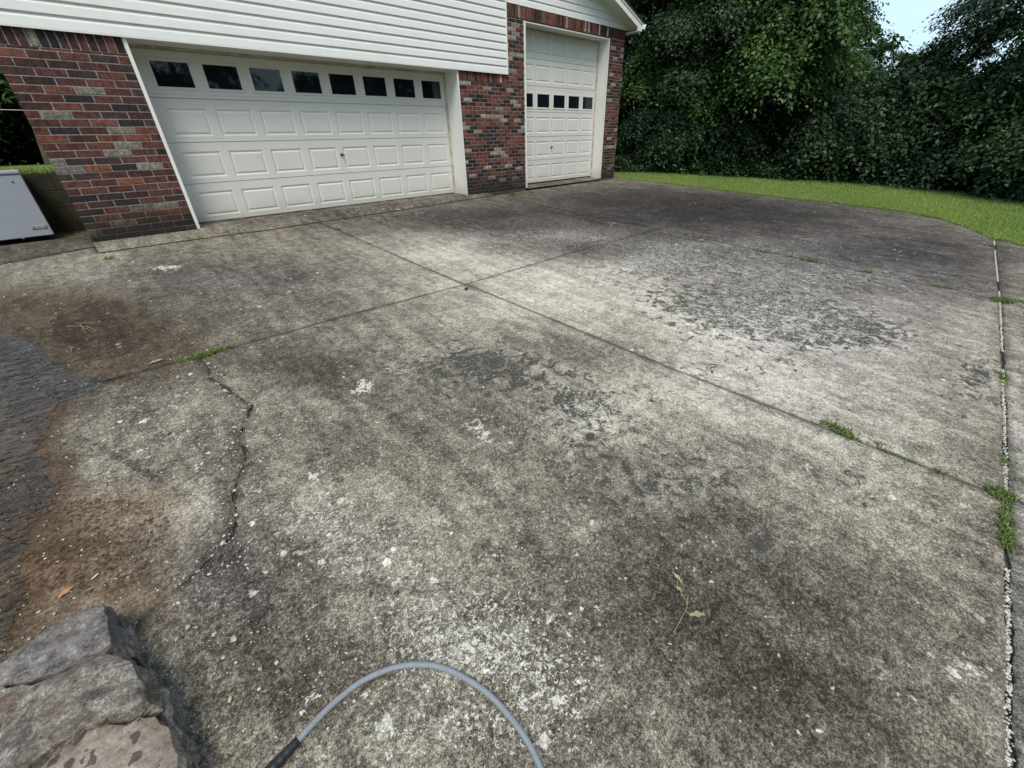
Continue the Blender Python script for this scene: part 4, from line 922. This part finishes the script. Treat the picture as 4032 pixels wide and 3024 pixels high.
# ================================================================ STONES AT LOWER LEFT
Sx = lambda a, b: (a / 2.292, 2300 + b / 2.292)
def at_height(u, v, z_above):
    return gp(u, v, z_above)
from mathutils import noise as mnz
def frac(x, y, z, f, o=5): return mnz.fractal(Vector((x * f, y * f, z * f)), .9, 2.1, o)
def stone(outline, hgt, name, parent, tint, spot, seed, rough=.012, edge=.03, skirt=True, tilt=(0, 0), step=.010):
    P = np.array([at_height(*Sx(*q), hgt)[:2] for q in outline])
    ring = []
    for a, b in zip(P, np.roll(P, -1, 0)):
        n = max(1, int(np.linalg.norm(b - a) / .02)); ring += [a + (b - a) * i / n for i in range(n)]
    ring = np.array(ring); r_ = np.random.default_rng(seed); ring += r_.normal(0, .0022, ring.shape)
    if sum(a[0] * b[1] - b[0] * a[1] for a, b in zip(ring, np.roll(ring, -1, 0))) < 0: ring = ring[::-1]
    x0, y0 = ring.min(0); x1, y1 = ring.max(0); gx, gy = np.meshgrid(np.arange(x0, x1, step), np.arange(y0, y1, step)); G = np.stack([gx.ravel(), gy.ravel()], 1) + r_.uniform(-.004, .004, (gx.size, 2))
    ins = np.zeros(len(G), bool)
    for a, b in zip(ring, np.roll(ring, -1, 0)):
        cnd = ((a[1] > G[:, 1]) != (b[1] > G[:, 1])); xi = (b[0] - a[0]) * (G[:, 1] - a[1]) / (b[1] - a[1] + 1e-12) + a[0]; ins ^= cnd & (G[:, 0] < xi)
    rp = [tuple(p) for p in ring] + [tuple(ring[0])]; dd = seg_dist(G, rp); G = G[ins & (dd > .008)]; n = len(ring)
    vs, es, fs, *_ = geometry.delaunay_2d_cdt([Vector(p) for p in np.concatenate([ring, G])], [(i, (i + 1) % n) for i in range(n)], [list(range(n))], 1, 1e-6)
    V2 = np.array([(v[0], v[1]) for v in vs]); dd = seg_dist(V2, rp)
    c = V2.mean(0); e = np.clip(dd / edge, 0, 1); fall = (1 - e) ** 2 * .010
    lay = smooth_noise(V2 @ np.array([[.9, .43], [-.43, .9]]) * np.array([1, 3.2]), 9, seed)
    ca, sa = math.cos(.45), math.sin(.45)
    q1 = np.array([frac((x * ca + y * sa) * .35, -x * sa + y * ca, seed * .37, 9, 6) for x, y in V2]); q2 = np.array([frac(x, y, seed, 34, 5) for x, y in V2]); q3 = np.array([frac(x, y, seed + 9, 5, 3) for x, y in V2])
    stp = np.floor(q3 * 3.2) / 3.2
    z = gz(V2[:, 1]) + hgt - fall + q1 * rough * 1.1 + q2 * rough * .45 + stp * rough * .8 + (V2 - c) @ np.array(tilt)
    V3 = list(map(tuple, np.column_stack([V2, z]))); Fc = [tuple(f) for f in fs]
    ec = set()
    for f in fs:
        for a, b in zip(f, f[1:] + f[:1]): ec.add((a, b))
    bnd = [(a, b) for (a, b) in ec if (b, a) not in ec]
    levels = 14; ids = {}
    def lowv(q, l):
        if (q, l) not in ids:
            x, y = V2[q]; zt = V3[q][2]; zb = gz(y) - .03; k = l / levels; d = (V2[q] - c); d = d / (np.linalg.norm(d) + 1e-9)
            bul = .006 * math.sin(math.pi * k) + .010 * k + (frac(x, y, zt + (zb - zt) * k * 1.0, 16, 5) * .022 + frac(x, y, zb + (zt - zb) * k, 60, 3) * .006) * min(1, k * 5)
            ids[(q, l)] = len(V3); V3.append((x + d[0] * bul, y + d[1] * bul, zt + (zb - zt) * k))
        return ids[(q, l)]
    for a, b in bnd:
        for l in range(levels):
            a0 = a if l == 0 else lowv(a, l); b0 = b if l == 0 else lowv(b, l)
            Fc.append((b0, a0, lowv(a, l + 1), lowv(b, l + 1)))
    o = meshobj(name, V3, Fc, M_STONE, parent, smooth=False)
    for k, val in (('tint', tint), ('spot', spot)):
        at = o.data.attributes.new(k, 'FLOAT', 'POINT'); at.data.foreach_set('value', np.full(len(V3), val, np.float32))
    return o
from mathutils import noise as mn
W_ = empty('stone_edging', (0, 0, 0), 'low edging of rough mortared field stones in the bottom left corner', 'stone wall')
stone([(-60, 700), (0, 660), (300, 480), (560, 290), (760, 212), (840, 155), (910, 158), (935, 200), (965, 300), (985, 420), (982, 530), (900, 588), (700, 690), (500, 785), (280, 855), (60, 895), (-60, 900)], .17, 'flat_stone', W_, .5, .25, 31, .009, .02, tilt=(.05, -.03))
stone([(-60, 915), (60, 925), (280, 880), (500, 806), (700, 710), (950, 606), (1100, 655), (1200, 765), (1270, 900), (1280, 1010), (1150, 1110), (900, 1180), (700, 1262), (600, 1350), (480, 1425), (250, 1610), (150, 1720), (-60, 1760)], .19, 'middle_stone', W_, .05, .15, 32, .016, .03)
stone([(250, 1710), (400, 1520), (560, 1432), (620, 1318), (850, 1252), (1100, 1250), (1230, 1180), (1380, 1192), (1480, 1275), (1530, 1390), (1590, 1600), (1600, 1760)], .15, 'spotted_stone', W_, 1.0, 1.0, 33, .008, .025)
stone([(1000, 300), (1075, 268), (1112, 320), (1120, 440), (1185, 500), (1205, 640), (1110, 660), (1020, 600), (1000, 480)], .09, 'side_stone', W_, .05, .3, 34, .016, .02)
stone([(1190, 790), (1300, 735), (1400, 850), (1470, 920), (1500, 1030), (1560, 1130), (1572, 1250), (1645, 1375), (1600, 1560), (1545, 1420), (1490, 1285), (1390, 1200), (1290, 1120), (1290, 980)], .10, 'mortar_edge', W_, .3, .1, 35, .018, .02)
mbp = [at_height(*Sx(*q), .06) for q in [(-60, 800), (850, 330), (960, 400), (1080, 660), (1200, 800), (1300, 950), (1450, 1250), (1540, 1450), (1500, 1760), (-60, 1760)]]
rx = MB(); n = len(mbp); V = [(p[0], p[1], gz(p[1]) + .07) for p in mbp] + [(p[0], p[1], gz(p[1]) - .03) for p in mbp]
rx.add(V, [(i, (i + 1) % n, n + (i + 1) % n, n + i) for i in range(n)] + [tuple(range(n))[::-1]]); ob = rx.build('mortar_bed', M_SOIL, W_)

# ================================================================ HOSE
hp = [(1167, 2923), (1247, 2835), (1329, 2755), (1423, 2684), (1517, 2640), (1588, 2622), (1658, 2617), (1735, 2627), (1811, 2659), (1882, 2702), (1940, 2748), (1993, 2806), (2046, 2872), (2087, 2937), (2125, 3017), (2160, 3110), (2190, 3230)]
HO = empty('garden_hose', tuple(gp(1658, 2617)), 'grey rubber hose looping up from the bottom edge onto the concrete', 'hose')
o0 = Vector(gp(1658, 2617))
def cr(pts, k=8):
    pts = [Vector(p) for p in pts]; out = []
    for i in range(len(pts) - 1):
        p0, p1, p2, p3 = pts[max(i - 1, 0)], pts[i], pts[i + 1], pts[min(i + 2, len(pts) - 1)]
        for j in range(k):
            t = j / k; out.append(.5 * ((2 * p1) + (-p0 + p2) * t + (2 * p0 - 5 * p1 + 4 * p2 - p3) * t * t + (-p0 + 3 * p1 - 3 * p2 + p3) * t ** 3))
    out.append(pts[-1]); return out
lift = [.03, .026, .022, .018, .015, .013, .012, .0115, .0115, .0115, .0115, .0115, .0115, .0115, .0115, .0115, .0115]
hp3 = cr([gp(u, v, l) for (u, v), l in zip(hp, lift)], 10)
mb = MB(); mb.tube([p - o0 for p in hp3], .0098, 20); mb.build('hose_tube', M_HOSE, HO, smooth=True)
d = (Vector(gp(1166, 2923, .03)) - Vector(gp(1060, 3040, .034))).normalized(); s0 = Vector(gp(1172, 2917, .03)) - o0
ps, rs = [], []
prof = [(-.002, .0105), (0, .0125), (.012, .0135), (.028, .0150), (.034, .0155), (.040, .0140), (.046, .0165), (.054, .0165), (.060, .0145), (.066, .0172), (.074, .0172), (.080, .0150), (.086, .0178), (.096, .0178), (.102, .0155), (.108, .018), (.130, .018), (.160, .018)]
mb = MB(); mb.tube([s0 - d * a for a, b in prof], [b for a, b in prof], 20); mb.build('hose_grip', M_RUB, HO, smooth=True)

# ================================================================ WATER
wp = [(-250, 1300), (-60, 1290), (60, 1330), (150, 1370), (200, 1430), (290, 1470), (430, 1500), (330, 1560), (230, 1590), (180, 1640), (210, 1690), (150, 1760), (200, 1850), (240, 1900), (230, 1960), (170, 2030), (120, 2080), (100, 2160), (60, 2240), (110, 2300), (120, 2360), (60, 2420), (30, 2500), (0, 2570), (-200, 2700), (-400, 2600)]
ring = [Vector(gp(*p)[:2]) for p in wp]; rg = []
for a, b in zip(ring, ring[1:] + ring[:1]):
    k = max(1, int((b - a).length / .03))
    for i in range(k): q = a + (b - a) * i / k; rg.append(q + Vector((random.gauss(0, .006), random.gauss(0, .006))))
wv = [(p.x, p.y, gz(p.y) + .0040) for p in rg][::-1]
def face_up(vs): 
    a = sum(p[0] * q[1] - q[0] * p[1] for p, q in zip(vs, vs[1:] + vs[:1])); return vs if a > 0 else vs[::-1]
wv = face_up(wv)
tag(meshobj('puddle_water', wv, [tuple(range(len(wv)))], M_WATER), kind='structure')
sp = [(290, 1712), (330, 1722), (400, 1738), (440, 1770), (500, 1800), (560, 1835), (600, 1860), (640, 1880), (625, 1905), (590, 1895), (540, 1860), (480, 1825), (420, 1790), (370, 1755), (300, 1730)]
wv = face_up([tuple(gp(u, v, .0045)) for u, v in sp])
tag(meshobj('water_trickle', wv, [tuple(range(len(wv)))], M_WATER), kind='structure')

# ================================================================ WEEDS, LEAVES, TWIGS, PEBBLES
def tuft(u, v, r, hgt, n, label, seed, elong=None, cat='weed', lift=0):
    r_ = np.random.default_rng(seed); c = gp(u, v, lift); O_ = c.copy()
    rad = r * np.sqrt(r_.uniform(0, 1, n)); a = r_.uniform(0, 2 * np.pi, n); x = np.cos(a) * rad; y = np.sin(a) * rad
    if elong: ex, ey, k = elong; L_ = math.hypot(ex, ey); ex /= L_; ey /= L_; s = np.clip(r_.normal(0, r * k, n), -1.5 * r * k, 1.5 * r * k); x = x * .5 + ex * s; y = y * .5 + ey * s
    V, F_ = [], []; T = []
    for i in range(n):
        b = r_.uniform(0, 2 * np.pi); ln = hgt * r_.uniform(.5, 1.2); dx, dy = math.cos(b), math.sin(b); w = r_.uniform(.0018, .0035); sp_ = r_.uniform(.3, .95)
        p0 = np.array([x[i], y[i], y[i] * S_SLOPE - .012]); p1 = p0 + np.array([dx * ln * sp_ * .5, dy * ln * sp_ * .5, ln * .55]); p2 = p0 + np.array([dx * ln * sp_, dy * ln * sp_, ln * .62 * (1.3 - sp_)+.004])
        s = np.array([-dy, dx, 0]) * w; k = len(V); V += [p0 - s, p0 + s, p1 - s * .9, p1 + s * .9, p2]; F_ += [(k, k + 1, k + 3, k + 2), (k + 2, k + 3, k + 4)]; T += [min(1, max(0, r_.normal(.55, .2)))] * 5
    o = meshobj('grass_tuft', V, F_, M_TUFT); o.location = O_
    at = o.data.attributes.new('tint', 'FLOAT', 'POINT'); at.data.foreach_set('value', np.array(T, np.float32))
    return tag(o, label, cat, 'weeds growing in the concrete joints')
TF = [(800, 1402, .075, .06, 330, 'mossy green weed mat where the long joint meets the crack', (1, -.02, 1.2)),
      (1330, 902, .05, .06, 60, 'small tuft at the far end of the joint before the wide door', (0, 1, 1.2)), (1380, 928, .04, .05, 40, 'tiny tuft just in front of the one before the wide door', (0, 1, 1.2)),
      (430, 1020, .05, .07, 70, 'sprawling weed below the left brick corner', None), (745, 925, .035, .09, 36, 'upright weed beside the foot of the white door trim', None), (938, 905, .05, .09, 50, 'upright weed against the apron before the wide door', None),
      (1180, 880, .03, .05, 26, 'tiny weed on the apron left of the door handle', None), (2018, 766, .07, .10, 80, 'star shaped weed at the foot of the middle brick pier', None), (1936, 776, .04, .06, 30, 'tiny weed left of the star shaped one', None), (2090, 762, .04, .06, 30, 'tiny weed right of the star shaped one', None),
      (2572, 905, .05, .06, 70, 'tuft where the two far joints cross', (1, 0, 1)), (2640, 925, .03, .05, 30, 'sparse tuft just right of the far joint crossing', None),
      (3005, 992, .05, .07, 60, 'first tuft along the far joint from the crossing', (0, 1, 1)), (3117, 1012, .04, .06, 36, 'faint second tuft along the far joint', None), (3192, 1028, .06, .08, 90, 'bushy third tuft along the far joint', (0, 1, 1)),
      (3417, 1071, .05, .06, 60, 'tuft midway along the far joint on pale flaking concrete', None), (3688, 1125, .05, .05, 60, 'tuft nearing the right end of the far joint', (0, 1, 1)), (3752, 1137, .05, .05, 60, 'last tuft of the far joint before the gravel joint', (0, 1, 1)),
      (3944, 1185, .09, .07, 240, 'grass clump where the far joint meets the gravel joint', None), (4012, 1187, .08, .06, 120, 'grass clump at the right edge beyond the gravel joint', (0, 1, 1)), (3940, 975, .16, .035, 300, 'thin pale grass spreading where gravel joint meets the lawn', None),
      (3949, 1490, .05, .05, 90, 'tuft in the gravel joint halfway down the right side', (1, 0, 1.3)), (3299, 1690, .055, .06, 170, 'thick bright tuft in the nearest long joint', (0, 1, 1)), (3345, 1722, .035, .05, 50, 'sparse tuft just below the thick bright one', (0, 1, 1)),
      (3463, 1755, .02, .06, 14, 'few upright blades in the nearest long joint', None), (3540, 1797, .04, .03, 90, 'yellowish creeping weed in the nearest long joint', (0, 1, 1.4)), (3698, 1858, .02, .045, 30, 'tiny tuft near the right end of the nearest joint', None),
      (3944, 1950, .055, .05, 220, 'round grass clump where the nearest joint meets the gravel joint', None), (3956, 2040, .045, .045, 160, 'grass filling the gravel joint below the round clump', (1, 0, 1.6)), (3966, 2120, .04, .045, 140, 'lowest grass clump in the gravel joint', (1, 0, 1.2)), (3959, 1817, .025, .035, 50, 'small tuft in the gravel joint above the round clump', (1, 0, 1.2))]
for i, (u, v, r, hh, n, lb, el) in enumerate(TF): tuft(u, v, r, hh, n, lb, 100 + i, el)
def leafshape(name, u, v, L, W_, ang, mat, label, cat, lobes=0, curl=.3, lift=.004, group=None):
    c = gp(u, v, lift); n = 12; V = []; F_ = []
    for i in range(n + 1):
        t = i / n; w = W_ * math.sin(math.pi * min(1, t ** .8)) ** .8 * (1 + (.35 * math.cos(t * lobes * 6.28) if lobes else 0)) + .0004; z = curl * L * (math.sin(t * math.pi) * .25 + .06 * math.sin(t * 9)) 
        V += [((t - .5) * L, -w, z + curl * w * .5), ((t - .5) * L, 0, z), ((t - .5) * L, w, z + curl * w * .6)]
    for i in range(n):
        a = i * 3; F_ += [(a, a + 1, a + 4, a + 3), (a + 1, a + 2, a + 5, a + 4)]
    o = meshobj(name, V, F_, mat, smooth=True); o.location = c; o.rotation_euler = (math.atan(S_SLOPE), 0, ang); tag(o, label, cat, group); return o
leafshape('dead_leaf', 618, 1424, .10, .017, .25, M_DRY, 'brown lobed dead leaf lying just above the long joint', 'leaf', 3)
leafshape('dead_leaf', 950, 1956, .09, .004, 1.2, M_TUFT, 'narrow yellow green leaf blade standing in the zigzag crack', 'leaf', 0, .5)
leafshape('dead_leaf', 556, 2560, .036, .0045, .95, M_PALE, 'small pale leaf right of the flat grey stone', 'leaf', 0, .1)
leafshape('dead_leaf', 720, 2870, .030, .0055, .9, M_DRY, 'small tan leaf near the mortar edge of the stones', 'leaf', 0, .1)
leafshape('dead_leaf', 375, 2268, .034, .0045, .7, M_PALE, 'small pale leaf lying on the brown mud', 'leaf', 0, .1)
leafshape('dead_leaf', 260, 2330, .05, .010, .5, simple('orange_leaf', (.45, .20, .10), .7), 'orange brown wet leaves on mud above the flat stone', 'leaf', 2, .2)
leafshape('dead_leaf', 905, 2752, .022, .0045, 1.2, M_PALE, 'tiny cream leaf left of the hose grip', 'leaf', 0, .1)
# small clover at the stones
cl_ = empty('clover_sprig', tuple(gp(508, 2476, .012)), 'bright green three leaved sprig against the flat grey stone', 'weed')
for k in range(4):
    mb = MB(); a = k * 1.55 + .3; c = Vector((math.cos(a), math.sin(a), .15)); s = Vector((-math.sin(a), math.cos(a), 0)); V = [Vector((0, 0, .01)), c * .014 + s * .010, c * .026 + s * .007, c * .030, c * .026 - s * .007, c * .014 - s * .010]
    mb.add(V, [(0, 1, 2, 3), (0, 3, 4, 5)]); o = mb.build('leaflet', M_TUFT, cl_); at = o.data.attributes.new('tint', 'FLOAT', 'POINT'); at.data.foreach_set('value', np.full(6, .9, np.float32))
def twig(label, paths, rad, name='twig', mat=M_TWIG, lift=.006, cat='twig'):
    mb = MB(); c = Vector(gp(*paths[0][0], 0))
    for p in paths:
        q = cr([gp(*a, lift + random.uniform(0, .006)) for a in p], 4); n = len(q); mb.tube([x - c for x in q], [rad * (1 - .6 * i / n) for i in range(n)], 6)
    o = mb.build(name, mat, smooth=True); o.location = c; return tag(o, label, cat)
twig('forked dry twigs tangled on the brown concrete at left', [[(265, 1285), (320, 1284), (360, 1290)], [(310, 1278), (345, 1298), (378, 1306)], [(318, 1275), (330, 1300), (342, 1312)], [(300, 1272), (350, 1272), (375, 1273)], [(345, 1285), (365, 1295), (380, 1302)]], .0035)
twig('small pale forked twig below the tangled twigs', [[(283, 1385), (282, 1370), (272, 1360)], [(282, 1370), (296, 1365)], [(280, 1378), (292, 1368)]], .003)
twig('short dark stick on the dark flaked patch of the middle slab', [[(1508, 1470), (1540, 1466), (1572, 1460)]], .006)
twig('thin curved twig on the mud beside the trickle', [[(318, 1712), (300, 1690), (330, 1668), (380, 1630)]], .0025)
wt = empty('wilted_sprig', tuple(gp(2700, 2400, .004)), 'wilted green sprig with curled leaves on the bare lower right concrete', 'sprig')
c0 = Vector(gp(2700, 2400, .004)); mb = MB()
for p in ([(2652, 2492), (2685, 2430), (2705, 2385), (2690, 2345), (2668, 2310), (2668, 2270)], [(2705, 2385), (2709, 2345)], [(2700, 2405), (2725, 2425), (2740, 2420)]):
    mb.tube([x - c0 for x in cr([gp(*a, .006) for a in p], 4)], .0014, 6)
mb.build('stem', M_WILT, wt, smooth=True)
for (u, v, L_, w, a) in ((2664, 2275, .060, .007, 1.25), (2670, 2320, .034, .007, 1.5), (2745, 2422, .060, .009, -.75)):
    o = leafshape('leaf', u, v, L_, w, a, M_WILT, None, None, 2, .5, .006); o.location = Vector(o.location) - c0; o.parent = wt
def pebble(u, v, r, mat, label, seed, flat=.6):
    o = scatter_blobs('pebble', [(0, 0, 0)], [r], mat, flat, seed); o.location = gp(u, v, r * .45); return tag(o, label, 'pebble', 'loose pebbles on the concrete')
pebble(1836, 1137, .024, M_BLACK, 'black lump lying at the crossing of the two main joints', 1)
for i, (u, v, r, lb) in enumerate([(1024, 2634, .011, 'whitish pebble left of the hose, furthest left of three'), (1090, 2608, .010, 'tan pebble above the others left of the hose'), (1093, 2645, .009, 'grey pebble on a dark damp spot left of the hose'), (1022, 2713, .008, 'small tan pebble lowest of those left of the hose'),
        (750, 1473, .016, 'grey blue pebble below the green weed mat'), (700, 1486, .012, 'brown pebble left of the grey blue one'), (779, 1535, .014, 'pale pebble below the grey blue one'), (660, 1706, .017, 'dark brown stone on the pale patch beside the trickle'), (740, 2470, .010, 'cream pebble on dark concrete right of the sprig'), (922, 2517, .010, 'tan pebble on the dark lower left concrete'), (1960, 1388, .016, 'white pebble on the middle slab beside the long joint'), (700, 2835, .014, 'grey stone chip beside the mortar edge')]):
    pebble(u, v, r, M_PEB if i not in (2, 7) else M_TWIG, lb, 40 + i)
# chips of gravel and broken mortar along the crack; leaf crumbs on the mud
r_ = np.random.default_rng(77); pts, szs = [], []
CRp = np.array(CR[:12])
for i in range(150):
    s = r_.uniform(0, len(CRp) - 1.01); k = int(s); p = CRp[k] + (CRp[k + 1] - CRp[k]) * (s - k) + r_.normal(0, .035, 2); pts.append((p[0], p[1], gz(p[1]) + .001)); szs.append(abs(r_.normal(.0, .0038)) + .0014)
for i in range(900):
    u, v = r_.uniform(0, 2400), r_.uniform(960, 2900); p = gp(u, v); 
    if p[0] > -2.5: pts.append((p[0], p[1], p[2] + .001)); szs.append(r_.uniform(.0015, .0042) * (1 + .25 * (p[1] + 7.8)))
for i in range(160):
    u, v = r_.uniform(2400, 3900), r_.uniform(760, 1150); p = gp(u, v); pts.append((p[0], p[1], p[2] + .001)); szs.append(r_.uniform(.004, .011))
tag(scatter_blobs('loose_chips', pts, szs, M_GRAV, .5, 8), 'scattered pale chips and crumbs over the old concrete', 'gravel', kind='stuff')
V, F_ = [], []
def crumbs(cx, cy, ru, rv, n, smin, smax):
    for i in range(n):
        a = r_.uniform(0, 6.28); q = math.sqrt(r_.uniform(0, 1)); u, v = cx + ru * q * math.cos(a), cy + rv * q * math.sin(a); c = gp(u, v, .003); L_ = r_.uniform(smin, smax); an = r_.normal(.5, .6); d = np.array([math.cos(an), math.sin(an), r_.normal(0, .25)]) * L_; s = np.array([-math.sin(an), math.cos(an), r_.normal(0, .4)]) * L_ * r_.uniform(.12, .4)
        k = len(V); V.extend([c - d, c - s + (0, 0, .002), c + d, c + s + (0, 0, .003)]); F_.append((k, k + 1, k + 2, k + 3))
crumbs(420, 2080, 250, 120, 650, .003, .012); crumbs(330, 2230, 260, 110, 420, .003, .013); crumbs(520, 1960, 230, 70, 160, .002, .008); crumbs(250, 2000, 120, 60, 120, .003, .010); crumbs(430, 1300, 520, 200, 200, .003, .009); crumbs(150, 1500, 200, 90, 40, .004, .012)
tag(meshobj('leaf_crumbs', V, F_, M_LITTER), 'dark shredded leaves washed over the brown mud', 'leaf litter', kind='stuff')
